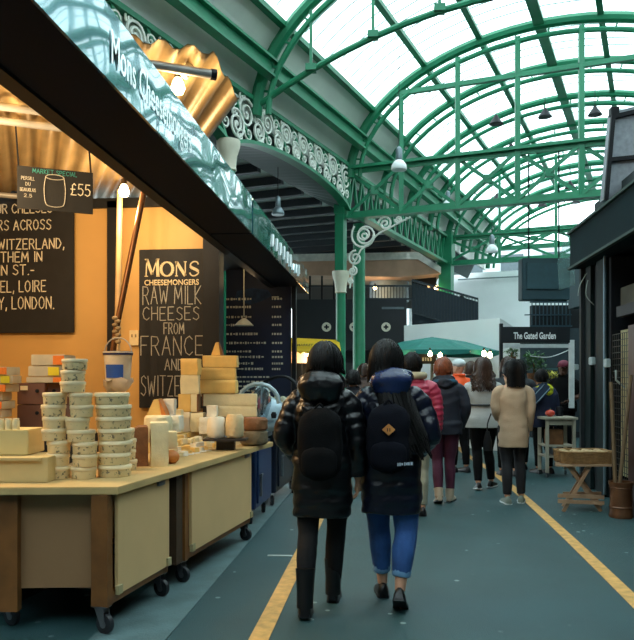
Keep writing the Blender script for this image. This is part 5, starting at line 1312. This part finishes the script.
def features(p, c, yaw, s, tilt=0):
    R = Matrix.Rotation(yaw, 3, 'Z') @ Matrix.Rotation(tilt, 3, 'X'); f = lambda x, y, z: c + R @ (Vector((x, y, z)) * s)
    m = MB()
    for sx in (-1, 1): m.ell(f(sx * .03, .092, .012), (.014 * s, .008 * s, .008 * s), 10, 6, R)
    e = m.build('eyes', M('eye_white', '#d8d2c8', .3), p, local=True)
    m = MB()
    for sx in (-1, 1): m.ell(f(sx * .03, .0985, .012), (.0055 * s, .003 * s, .0055 * s), 10, 6, R)
    m.build('pupils', black, e, local=True)
def hair(p, c, mat, length=.2, vol=.02, n=160, side=0, yaw=0, wave=0, seed=1, s=1.0, front=False, back_y=-.1, width=1.0, sweep=0):
    rnd = random.Random(seed); R = Matrix.Rotation(yaw, 3, 'Z')
    m = MB()
    rr = []
    for j in range(11):
        t = PI * .02 + PI * .66 * j / 10; row = []
        for k in range(24):
            a_ = 2 * PI * k / 24; fr = max(0, math.sin(a_))      # front side: shorter
            tt = t * (1 - .38 * fr)
            row.append(c + R @ (Vector(((.079 + vol) * math.sin(tt) * math.cos(a_), -.008 + (.1 + vol) * math.sin(tt) * math.sin(a_), .005 + (.118 + vol) * math.cos(tt))) * s))
        rr.append(row)
    m.rings(rr)
    for i in range(n):
        a_ = rnd.uniform(PI * 1.0, PI * 2.0) if not front else rnd.uniform(PI * .85, PI * 2.15)
        t0 = rnd.uniform(.1, 1.0)
        pts = []
        for t in (t0, t0 + .45, t0 + .9, 1.75):
            t = min(t, 1.75); pts.append(Vector(((.081 + vol) * math.sin(t) * math.cos(a_), -.008 + (.102 + vol) * math.sin(t) * math.sin(a_), .005 + (.12 + vol) * math.cos(t))))
            if t >= 1.75: break
        L_ = length * rnd.uniform(.75, 1.05); b = pts[-1]; k = max(2, int(L_ / .05)) if L_ > .03 else 0
        ph = rnd.uniform(0, 6)
        for q in range(1, k + 1):
            f = q / k
            pts.append(Vector((b.x * (1 + .15 * f) * width + side * f * L_ + wave * math.sin(ph + f * 9) + sweep * f * f, b.y + (back_y - abs(b.y) * 0) * f * .8 + wave * math.cos(ph + f * 8) * .6, b.z - L_ * f)))
        kk = len(pts); m.tube([c + R @ (q_ * s) for q_ in pts], [(.011 if q < kk - 1 else .004) * s * rnd.uniform(.8, 1.2) for q in range(kk)], 5)
    return m.build('hair', mat, p, smooth=True, local=True)
def shoe(p, ank, yaw, mat, s=1.0, pitch=0, sole=None, L_=.25, tall=0):
    R = Matrix.Rotation(yaw, 3, 'Z') @ Matrix.Rotation(pitch, 3, 'X')
    f = lambda x, y, z: ank + R @ (Vector((x, y, z)) * s)
    m = MB(); rows = [(-.075, .026, .05), (-.06, .036, .075), (-.02, .038, .085), (.03, .04, .07), (.08, .045, .05), (.13, .045, .04), (.165, .034, .032), (.18, .012, .02)]
    rr = []
    for y, w, h in rows:
        rr.append([f(w * math.cos(a_) , y, -.08 + .012 + (h * math.sin(a_) if math.sin(a_) > 0 else .01 * math.sin(a_))) for a_ in [2 * PI * k / 14 for k in range(14)]])
    m.rings(rr)
    if tall: m.tube([f(0, -.03, -.03), f(0, -.025, tall * .4), f(0, -.02, tall)], [.05 * s, .05 * s, .058 * s], 14)
    o = m.build('shoe' if not tall else 'boot', mat, p, smooth=True, local=True)
    m = MB(); rr = [[f(w * 1.08 * x, y, z) for x, z in ((-1, -.08), (1, -.08), (1, -.064), (-1, -.064))] for y, w, h in rows]
    m.rings(rr); m.build('sole', sole or rubber, o, local=True)
    return o
def person(name_label, px, Z, h, yaw=0, cfg=None, cat='person', group=None):
    c_ = dict(legs=None, arms=None, head=(0, 0), hands=(False, False), skin=skin1, sh=.16, voxel=.009)
    c_.update(cfg or {}); s = h / 1.65
    base = at(px, 400, Z); base.z = 0
    p = thing('person', name_label, cat, base, yaw, group)
    V = lambda x, y, z: Vector((x, y, z)) * s
    legs = c_['legs'] or [dict(kn=(-.085, .03, .49), an=(-.085, .02, .085), yaw=0, pitch=0), dict(kn=(.085, .0, .48), an=(.085, -.06, .085), yaw=0, pitch=0)]
    arms = c_['arms'] or [((-.235, -.02, 1.08), (-.235, .03, .84)), ((.235, -.02, 1.08), (.235, .03, .84))]
    m = MB()
    torso(m, [(.84 * s, 0, 0, .12 * s, .09 * s), (.95 * s, 0, 0, .15 * s, .11 * s), (1.08 * s, 0, 0, .13 * s, .095 * s), (1.25 * s, 0, 0, .15 * s, .105 * s), (1.34 * s, 0, 0, .15 * s, .085 * s), (1.4 * s, 0, 0, .07 * s, .06 * s)], 20, ex=2)
    smooth_limb(m, [V(0, -.01, 1.34), V(0, .0, 1.42), V(0, .015, 1.5)], [.06 * s, .05 * s, .05 * s])
    hc = V(c_['head'][0], .015, 1.535)
    head_mesh(m, hc, c_['head'][1], s)
    for sx, lg in zip((-1, 1), legs):
        smooth_limb(m, [V(sx * .075, 0, .92), V(sx * .085, lg['kn'][1] * .5, .7), V(*lg['kn']), V((lg['kn'][0] + lg['an'][0]) / 2, (lg['kn'][1] + lg['an'][1]) / 2 - .015, (lg['kn'][2] + lg['an'][2]) / 2 + .05), V(*lg['an'])], [.085 * s, .075 * s, .052 * s, .05 * s, .033 * s])
        an = V(*lg['an']); R = Matrix.Rotation(lg['yaw'], 3, 'Z') @ Matrix.Rotation(lg['pitch'], 3, 'X')
        m.tube([an + R @ V(0, -.04, -.04), an + R @ V(0, .03, -.045), an + R @ V(0, .12, -.06)], [.03 * s, .034 * s, .024 * s], 10)
    for sx, ar, hd in zip((-1, 1), arms, c_['hands']):
        el, wr = V(*ar[0]), V(*ar[1])
        smooth_limb(m, [V(sx * .12, 0, 1.32), V(sx * c_['sh'], 0, 1.31), el, el.lerp(wr, .5), wr], [.05 * s, .05 * s, .038 * s, .036 * s, .024 * s])
        hand(m, wr, (wr - el), sx, .5, s)
    m.build('body', c_['skin'], p, smooth=True, local=True, voxel=c_['voxel'], subd=1)
    features(p, hc, c_['head'][1], s)
    p['h_'] = 0; del p['h_']
    return p, s, V, legs, arms, hc
def trousers(p, V, s, legs, mat, ease=.012, top=.98, hem=None, wide=1.0, voxel=.009, name='trousers'):
    m = MB(); torso(m, [(.8 * s, 0, 0, .1 * s, .08 * s), (.9 * s, 0, 0, .165 * s, .12 * s), (top * s, 0, 0, .15 * s, .11 * s)], 20, ex=2)
    for sx, lg in zip((-1, 1), legs):
        kn_, an_ = V(*lg['kn']), V(*lg['an']); mid_ = (kn_ + an_) / 2 + V(0, -.015, .05); f_ = 1 - (.03 if hem is None else hem) * s / (mid_ - an_).length; an = mid_.lerp(an_, f_)
        smooth_limb(m, [V(sx * .08, 0, .9), V(sx * .086, lg['kn'][1] * .5, .7), V(*lg['kn']), mid_, an], [(.088 + ease) * s, (.077 + ease) * s * wide, (.054 + ease) * s * wide, (.052 + ease) * s * wide, (.038 + ease) * s * wide])
    for v in m.v:
        k = .004
        v += Vector(noise.noise_vector(Vector((v.x * 14, v.y * 14, v.z * 24)))) * k
    return m.build(name, mat, p, smooth=True, local=True, voxel=voxel, subd=1)
def coat(p, V, s, arms, mat, hem=.6, w=.2, puff=.0, per=.085, sleeve=.058, hood=None, sh=.175, collar=True, name='coat', flare=1.0, voxel=.009, cuff=1.0, wr=.005, waist=1.0, dp=.13, armin=1.0):
    m = MB()
    torso(m, [(hem * s, 0, 0, w * .98 * flare * s, dp * 1.05 * s), ((hem + .12) * s, 0, 0, w * 1.0 * flare * s, dp * 1.08 * s), (.95 * s if hem < .8 else (hem + .14) * s, 0, 0, w * .97 * s, dp * 1.03 * s), (1.07 * s, 0, 0, w * .9 * waist * s, dp * waist * s), (1.22 * s, 0, -.005, w * .93 * s, dp * s), (1.31 * s, 0, -.005, w * .86 * s, dp * .85 * s), (1.37 * s, 0, 0, w * .58 * s, dp * .68 * s), (1.42 * s, 0, 0, .075 * s, .075 * s)], 36, puff, per)
    for sx, ar in zip((-1, 1), arms):
        el, wr_ = V(*ar[0]), V(*ar[1])
        smooth_limb(m, [V(sx * .1, 0, 1.33), V(sx * sh, -.005, 1.3), V(sx * sh, 0, 1.3).lerp(el, .5) + V(sx * .012, 0, 0), el, el.lerp(wr_, .55), wr_ - (wr_ - el).normalized() * .01], [.06 * s, (sleeve + .012) * s, (sleeve + .008) * s, sleeve * s, sleeve * .92 * s, sleeve * .82 * cuff * s], 14, puff=puff * .8, per=per * .9)
    if collar: m.tube([V(.075 * math.cos(t), .075 * math.sin(t) - .0, 1.425) for t in [2 * PI * k / 16 for k in range(16)]], .022 * s, 8, closed=True)
    for v in m.v: v += Vector(noise.noise_vector(Vector((v.x * 9, v.y * 9, v.z * 16)))) * wr
    return m.build(name, mat, p, smooth=True, local=True, voxel=voxel, subd=1)
def hood(p, V, s, mat, w=.14, d=.085, h=.11, y=-.1, z=1.42, puff=.01, voxel=.008):
    m = MB()
    m.tube([V(w * .8 * math.cos(t), .02 + .1 * math.sin(t), z + .03 + .03 * math.sin(t) * -1) for t in [2 * PI * k / 18 for k in range(18)]], .042 * s, 10, closed=True)
    rr = []
    for j in range(15):
        t = PI * (j + .3) / 14.6; pf = puff * (abs(math.sin(t * 2.6)) - .5)
        rr.append([V((w + pf) * math.sin(t) * math.cos(a_), y + (d + pf) * math.sin(t) * math.sin(a_), z - h * math.cos(t)) for a_ in [2 * PI * k / 24 for k in range(24)]])
    m.rings(rr)
    m.tube([V(w * .75 * math.cos(t), y - d * .35 + .02 * math.cos(2 * t), z + h * .35 * math.sin(t)) for t in [2 * PI * k / 20 for k in range(20)]], .03 * s, 8, closed=True)
    for v in m.v: v += Vector(noise.noise_vector(v * 18)) * .01
    return m.build('hood', mat, p, smooth=True, local=True, voxel=voxel, subd=1)
def backpack(base, yaw, s, ctr, w, h, d, mat, label, patch=False):
    t_ = thing('backpack', label, 'backpack', base, yaw)
    V = lambda x, y, z: Vector((x, y, z)) * s
    m = MB(); cx, cy, cz = ctr; rr = []
    for j in range(17):
        f = j / 16; z = cz - h / 2 + h * f; k = (1 - abs(2 * f - 1) ** 4) ** .35 if 0 < f < 1 else .25; k = max(.3, k)
        rr.append([V(cx + w / 2 * k * abs(math.cos(a_)) ** .7 * (1 if math.cos(a_) > 0 else -1), cy + d / 2 * k * abs(math.sin(a_)) ** .7 * (1 if math.sin(a_) > 0 else -1), z) for a_ in [2 * PI * i / 28 for i in range(28)]])
    m.rings(rr)
    for v in m.v: v += Vector(noise.noise_vector(v * 12)) * .008
    m.build('bag_body', mat, t_, smooth=True, local=True)
    m = MB(); rr = []
    for j in range(11):
        f = j / 10; z = cz - h * .45 + h * .42 * f; k = max(.4, (1 - abs(2 * f - 1) ** 4) ** .4 if 0 < f < 1 else .4)
        rr.append([V(cx + w * .4 * k * abs(math.cos(a_)) ** .6 * (1 if math.cos(a_) > 0 else -1), cy - d * .42 + d * .24 * k * abs(math.sin(a_)) ** .7 * (1 if math.sin(a_) > 0 else -1), z) for a_ in [2 * PI * i / 24 for i in range(24)]])
    m.rings(rr); m.build('front_pocket', mat, t_, smooth=True, local=True)
    for sx in (-1, 1):
        m = MB(); m.tube(catmull([V(cx + sx * w * .28, cy + .04, cz + h * .36), V(cx + sx * w * .38, cy + .09, cz + h * .5), V(cx + sx * w * .42, cy + .2, cz + h * .46)], 5), .024 * s, 8, flat=.4); m.build('strap', mat, t_, smooth=True, local=True)
    m = MB(); m.tube(catmull([V(cx - .03, cy - .02, cz + h * .48), V(cx, cy - .02, cz + h * .56), V(cx + .03, cy - .02, cz + h * .48)], 5), .008 * s, 6); m.build('grab_loop', mat, t_, smooth=True, local=True)
    if patch:
        y = cy - d * .5 - .02
        m = MB(); c = V(cx + .0, y, cz + .06); r = .036 * s; m.prism([c + Vector((0, 0, -r)), c + Vector((r * 1.1, 0, 0)), c + Vector((0, 0, r)), c + Vector((-r * 1.1, 0, 0))], (0, .02, 0)); pt = m.build('diamond_patch', M('tan_patch', '#d08a48', .7), t_, bevel=.002, local=True)
        m = MB()
        for sx in (-1, 1): m.box(c + Vector((sx * .007, -.0015, 0)), (.005, .003, .02))
        m.build('patch_slots', black, pt, local=True)
        m = MB(); rnd = random.Random(3); x = 0
        while x < .085: w_ = rnd.uniform(.006, .014); m.box(V(cx + .055 + x, cy - d * .5 - .055, cz - h * .34) + Vector((0, 0, .08 * x)), (w_, .004, rnd.uniform(.012, .022))); x += w_ + .004
        m.build('brand_tag', M('pale_tag', '#aebccb', .7), t_, local=True)
    return t_
# ---- 1 woman in black puffer
Z1 = 4.52
legs = [dict(kn=(-.085, -.03, .49), an=(-.085, -.2, .095), yaw=.08, pitch=-.12), dict(kn=(.085, .12, .5), an=(.06, .16, .08), yaw=0, pitch=0)]
arms = [((-.24, -.04, 1.09), (-.18, .14, .93)), ((.22, -.03, 1.06), (.225, .02, .82))]
b1 = at(322, 400, Z1); b1.z = 0
p, s, V, lg, ar, hc = person('person in black puffer coat and boots walking away, left of the pair', 322, Z1, 1.63, 0, dict(legs=legs, arms=arms, head=(.02, -.1), voxel=.008))
trousers(p, V, s, lg, M('black_leggings', '#07080c', .9, 0, .12, 10), .011)
for l_ in lg: shoe(p, V(*l_['an']), l_['yaw'], leather, 1.0, l_['pitch'], tall=.2)
coat(p, V, s, ar, puffer, hem=.59, w=.188, puff=.012, per=.08, sleeve=.06, collar=False, wr=.012, voxel=.0075, sh=.165)
hood(p, V, s, puffer, .145, .09, .115, -.1, 1.4, .014)
hair(p, hc + V(0, 0, .0), hairblack, .03, .028, 150, yaw=0, s=s, seed=3, front=True, back_y=.02)
backpack(b1, 0, s, (.005, -.19, 1.055), .27, .44, .15, blackcloth, 'plain black backpack on the back of the left walking woman')
# ---- 2 woman in navy puffer, long hair, jeans
b2 = at(391, 400, 4.6); b2.z = 0
legs = [dict(kn=(-.08, .1, .5), an=(-.055, .16, .085), yaw=.1, pitch=0), dict(kn=(.095, -.02, .48), an=(.055, -.15, .125), yaw=-.1, pitch=-.55)]
arms = [((-.22, -.03, 1.07), (-.21, .02, .83)), ((.25, -.05, 1.08), (.18, .15, .95))]
p, s, V, lg, ar, hc = person('person in navy puffer coat and cuffed blue jeans walking away, right of the pair', 391, 4.6, 1.65, 0, dict(legs=legs, arms=arms, head=(-.03, .05), voxel=.008))
trousers(p, V, s, lg, denim, .016, hem=.1, wide=1.06, name='jeans')
for l_ in lg:
    m = MB(); a_, k = V(*l_['an']), V(*l_['kn']); mid_ = (k + a_) / 2 + V(0, -.015, .05); d = (mid_ - a_).normalized(); b = a_ + d * .085 * s
    m.tube([b + d * t for t in (0, .01, .03, .055, .062)], [.05 * s, .058 * s, .06 * s, .059 * s, .052 * s], 16)
    for v in m.v: v += Vector(noise.noise_vector(v * 30)) * .002
    m.build('jeans_cuff', denimc, p, smooth=True, local=True)
for l_ in lg: shoe(p, V(*l_['an']) + V(0, 0, -.0), l_['yaw'], leather, 1.0, l_['pitch'])
coat(p, V, s, ar, puffnavy, hem=.59, w=.192, puff=.012, per=.08, sleeve=.06, collar=False, wr=.012, voxel=.0075, sh=.165)
hood(p, V, s, M('hood_shiny_navy', '#1f2d55', .25, 0, .1, 6, .3, 22), .13, .085, .1, -.1, 1.41, .014)
hair(p, hc + V(0, 0, 0), hairblack, .55, .022, 120, side=.18, yaw=0, wave=.006, s=s, seed=8, back_y=-.16, sweep=.06)
hair(p, hc, hairblack, .1, .024, 120, yaw=0, s=s, seed=9, back_y=.0)
backpack(b2, 0, s, (-.015, -.2, 1.07), .27, .42, .15, M('navy_cloth', '#080b16', .9, 0, .15, 20, .2, 150, spec=.2), 'dark navy backpack with a tan diamond patch on the right walking woman', True)
# ---- 3 red-striped puffer, behind woman 2
stripe = M('pink_red_puffer', '#a82f4a', .4, 0, .1, 6)
p, s, V, lg, ar, hc = person('person in a pink-red quilted jacket mostly hidden behind the navy puffer coat', 414, 7.6, 1.68, 0, dict(head=(-.02, -.3)))
trousers(p, V, s, lg, M('khaki_trousers', '#8c8a78', .8))
for l_ in lg: shoe(p, V(*l_['an']), l_['yaw'], leather)
coat(p, V, s, ar, stripe, hem=.86, w=.2, puff=.02, per=.06, sleeve=.065, wr=.006)
hair(p, hc, hairblack, .02, .02, 80, s=s, seed=5, front=True, back_y=.02)
m = MB(); m.tube([V(.1 * math.cos(t), .09 * math.sin(t), 1.44) for t in [2 * PI * k / 16 for k in range(16)]], .04, 10, closed=True); m.build('scarf', M('cream_scarf', '#b8ab8c', .9), p, smooth=True, local=True)
# ---- 4 red-haired woman, dark jacket, burgundy trousers
legs = [dict(kn=(-.075, .04, .49), an=(-.07, -.1, .1), yaw=.1, pitch=-.3), dict(kn=(.07, .06, .49), an=(.075, .05, .085), yaw=-.3, pitch=0)]
arms = [((-.23, .02, 1.1), (-.12, .2, 1.1)), ((.25, -.02, 1.08), (.2, .1, .86))]
p, s, V, lg, ar, hc = person('person with short auburn hair, dark hooded jacket and burgundy trousers', 444, 8.35, 1.65, 0, dict(legs=legs, arms=arms, head=(-.01, .5)))
trousers(p, V, s, lg, M('burgundy_trousers', '#4a1b33', .8, 0, .12, 8), .011)
for l_ in lg: shoe(p, V(*l_['an']), l_['yaw'], M('tan_shoe', '#b3a28c', .6), 1.0, l_['pitch'], tall=.07)
jk = M('dark_navy_jacket', '#181d2b', .7, 0, .15, 8)
coat(p, V, s, ar, jk, hem=.79, w=.2, sleeve=.06, wr=.012, flare=1.05)
hood(p, V, s, jk, .12, .07, .08, -.08, 1.38, .004)
hair(p, hc, hairred, .03, .022, 160, s=s, seed=6, front=True, back_y=.03)
m = MB(); m.prism([V(-.27, .1, 1.18), V(-.2, .16, 1.22), V(-.17, .12, .84), V(-.25, .08, .84)], V(0, .04, 0)); m.build('white_shirt', M('white_shirt', '#d5d8d8', .8), p, bevel=.01, local=True)
m = MB(); m.tube(catmull([V(-.13, .06, 1.36), V(0, .11, 1.42), V(.12, .05, 1.38), V(.1, -.09, 1.4), V(-.08, -.1, 1.4), V(-.13, .05, 1.37)], 4), .03, 8); m.build('scarf', M('teal_scarf', '#24546a', .9), p, smooth=True, local=True)
# ---- 5 hi-vis worker with white cap
p, s, V, lg, ar, hc = person('person in orange hi-vis jacket and white cap beyond the auburn-haired woman', 459, 11.0, 1.72, .6, dict(head=(0, .4)))
trousers(p, V, s, lg, blackcloth)
for l_ in lg: shoe(p, V(*l_['an']), l_['yaw'], leather)
coat(p, V, s, ar, M('hi_vis_orange', '#ff5a1c', .6, 0, .08, 5), hem=.82, w=.2, sleeve=.06)
m = MB()
for z in (.95, 1.1):
    m = MB(); m.tube([V(.208 * math.cos(t), .14 * math.sin(t), z) for t in [2 * PI * k / 24 for k in range(24)]], .02, 6, closed=True, flat=.3); m.build('reflective_band', M('reflective_grey', '#c8cfc8', .3), p, local=True)
m = MB(); m.ell(hc + V(0, -.005, .06), (.1, .12, .075), 18, 8); m.box(hc + V(0, .11, .035), (.14, .1, .012)); m.build('cap', wp, p, smooth=True, local=True)
# ---- 6 woman in pale grey belted coat with long wavy hair
legs = [dict(kn=(-.07, .05, .49), an=(-.075, -.12, .09), yaw=.1, pitch=-.2), dict(kn=(.075, .08, .5), an=(.12, .12, .085), yaw=-.5, pitch=0)]
arms = [((-.245, .04, 1.1), (-.2, .16, .92)), ((.225, .08, 1.1), (.12, .22, .98))]
p, s, V, lg, ar, hc = person('person with long wavy dark hair in a pale grey belted sleeveless coat', 483, 9.35, 1.67, 0, dict(legs=legs, arms=arms, head=(0, -.1)))
trousers(p, V, s, lg, blackcloth, .011)
for l_ in lg: shoe(p, V(*l_['an']), l_['yaw'], leather, .95, l_['pitch'], sole=wp)
pg = M('pale_grey_wool', '#b4b6b4', .85, 0, .06, 8, .2, 90)
coat(p, V, s, [((-.16, 0, 1.26), (-.17, 0, 1.22)), ((.16, 0, 1.26), (.17, 0, 1.22))], pg, hem=.79, w=.215, sleeve=.06, flare=1.12, waist=.86, collar=True)
m = MB()
for sx, a_ in zip((-1, 1), ar):
    el, wr_ = V(*a_[0]), V(*a_[1]); smooth_limb(m, [V(sx * .14, 0, 1.32), V(sx * .19, 0, 1.26), el, el.lerp(wr_, .5), wr_], [.055, .062, .052, .046, .04])
m.build('dark_sleeves', M('leather_sleeve', '#171a24', .35, 0, .1, 8), p, smooth=True, local=True, voxel=.01, subd=1)
m = MB(); m.tube([V(.19 * math.cos(t), .128 * math.sin(t), 1.08) for t in [2 * PI * k / 28 for k in range(28)]], .022, 8, closed=True, flat=.5); m.build('belt', leather, p, local=True)
hair(p, hc, hairbrown, .26, .03, 190, yaw=0, wave=.022, s=s, seed=12, back_y=-.06, width=1.15, front=True)
# ---- 7 woman in beige coat
legs = [dict(kn=(-.075, .0, .49), an=(-.075, -.06, .08), yaw=.15, pitch=0), dict(kn=(.085, .05, .5), an=(.1, .04, .08), yaw=-.2, pitch=0)]
arms = [((-.2, 0, 1.08), (-.15, .17, .98)), ((.2, -.02, 1.07), (.19, .08, .84))]
p, s, V, lg, ar, hc = person('person with black bob hair in a straight beige coat, turning her head left', 513, 8.3, 1.62, 0, dict(legs=legs, arms=arms, head=(-.01, .9)))
trousers(p, V, s, lg, M('black_trousers', '#14161b', .8, 0, .15, 10), .011)
for l_ in lg: shoe(p, V(*l_['an']), l_['yaw'], M('grey_trainer', '#6e7a70', .6), 1.0, 0, sole=wp)
coat(p, V, s, ar, M('beige_wool', '#bb9f82', .85, 0, .06, 8, .2, 90), hem=.66, w=.17, sleeve=.052, wr=.006, flare=1.02)
hair(p, hc, hairblack, .15, .03, 200, yaw=.8, wave=.003, s=s, seed=14, back_y=-.02, width=.95)
P = at(487.5, 442, 8.1)
m = MB(); m.tube([P + Vector((0, 0, .12)), P + Vector((0, 0, 0)), P - Vector((0, 0, .1))], [.02, .05, .045], 12, flat=.5); m.tube(catmull([P + UP * .1, P + UP * .2, P + UP * .32 + U * .04], 4), .008, 6); tag(m.build('handbag', leather, smooth=True), 'small black handbag held between the grey coat and the beige coat', 'handbag')
# ---- 8 man in navy with yellow collar and slung bag
p, s, V, lg, ar, hc = person('person in a navy jacket with a yellow hood standing at the kiosk', 543, 10.9, 1.55, .5, dict(head=(-.03, -.4)))
trousers(p, V, s, lg, blackcloth)
for l_ in lg: shoe(p, V(*l_['an']), l_['yaw'], leather)
coat(p, V, s, ar, M('navy_jacket', '#1a2440', .7, 0, .12, 8), hem=.75, w=.235, sleeve=.068, wr=.01, dp=.15)
hood(p, V, s, M('yellow_hood', '#cdd018', .7), .12, .06, .11, -.1, 1.33, .004)
hair(p, hc, hairblack, .02, .02, 90, s=s, seed=15, front=True, back_y=.02)
b8 = at(541, 400, 10.9); b8.z = 0
P = at(538, 395, 10.65)
t_ = thing('shoulder_bag', 'long blue-grey bag slung across the back of the person at the kiosk', 'bag', P)
R = Matrix.Rotation(AA, 3, 'Z') @ Matrix.Rotation(.75, 3, 'Y')
m = MB(); m.box(P, (.16, .08, .42), R=R); m.build('bag_body', M('slate_bag', '#26384e', .7), t_, bevel=.03)
m = MB()
for sx in (-1, 1): m.box(P + R @ Vector((sx * .05, -.045, 0)), (.012, .01, .36), R=R)
m.box(P + R @ Vector((0, -.045, -.17)), (.11, .01, .012), R=R); m.build('piping', M('pale_piping', '#7f97a8', .6), t_)
# ---- 9 vendor in the kiosk, pink cap
arms = [((-.23, .04, 1.1), (-.15, .22, 1.02)), ((.23, .04, 1.1), (.12, .24, 1.02))]
p, s, V, lg, ar, hc = person('person with a dark pink cap serving behind the kiosk counter', 564, 11.9, 1.72, PI - .6, dict(arms=arms, skin=skin2, head=(0, .2)))
trousers(p, V, s, lg, blackcloth)
for l_ in lg: shoe(p, V(*l_['an']), l_['yaw'], leather)
coat(p, V, s, [((-.2, .02, 1.16), (-.21, .05, 1.1)), ((.2, .02, 1.16), (.21, .05, 1.1))], blackcloth, hem=.85, w=.2, sleeve=.06, name='shirt')
m = MB(); m.ell(hc + V(0, -.005, .055), (.095, .115, .08), 18, 8); m.box(hc + Matrix.Rotation(.2, 3, 'Z') @ V(0, .13, .03), (.15, .12, .012)); m.build('cap', M('pink_cap', '#7c3348', .7), p, smooth=True, local=True)
# ---- 10.. background people
for (px, Z, h, yw, cm, hm, lab) in ((508, 10.6, 1.72, .1, '#2a2f33', hairbrown, 'person in a dark coat beyond the beige coat, brown hair just showing'),
                                    (519, 11.4, 1.7, -.2, '#1b2026', hairblack, 'person in dark clothes and headphones walking beyond the kiosk post'),
                                    (353, 9.5, 1.52, 0, '#161a24', hairblack, 'person in dark clothes glimpsed between the two walking women'),
                                    (364, 12.5, 1.66, 1.2, '#4a3a34', hairbrown, 'person far off facing sideways between the walking women'),
                                    (471, 12.6, 1.7, .2, '#23262c', hairbrown, 'person far beyond the grey belted coat, mostly hidden')):
    p, s, V, lg, ar, hc = person(lab, px, Z, h, yw, dict(voxel=.012))
    trousers(p, V, s, lg, blackcloth, voxel=.012)
    for l_ in lg: shoe(p, V(*l_['an']), l_['yaw'], leather)
    coat(p, V, s, ar, M('coat' + cm[1:], cm, .75), hem=.78, w=.2, sleeve=.06, voxel=.012)
    hair(p, hc, hm, .05, .022, 70, s=s, seed=int(px), front=True, back_y=.0)
# ================================================================= CAMERA, LIGHT
cam = bpy.data.cameras.new('camera'); co = bpy.data.objects.new('camera', cam); COL.objects.link(co)
co.location = (0, 0, EYE); co.rotation_euler = (PI / 2, 0, AA)
cam.sensor_fit = 'HORIZONTAL'; cam.sensor_width = 36; cam.lens = FPX / 634 * 36; cam.shift_y = (HY - 320) / 634
cam.clip_start = .05; cam.clip_end = 200
scene.camera = co
w = bpy.data.worlds.new('sky'); scene.world = w; w.use_nodes = True
N, L = w.node_tree.nodes, w.node_tree.links
bg = N['Background']; bg.inputs['Color'].default_value = (.80, .96, 1.0, 1); bg.inputs['Strength'].default_value = 3.9
scene.view_settings.view_transform = 'Standard'; scene.view_settings.look = 'None'; scene.view_settings.gamma = 1; scene.view_settings.exposure = 0
scene.view_settings.use_curve_mapping = False
scene.cycles.use_denoising = True
scene.cycles.max_bounces = 7; scene.cycles.transparent_max_bounces = 12; scene.cycles.sample_clamp_indirect = 4
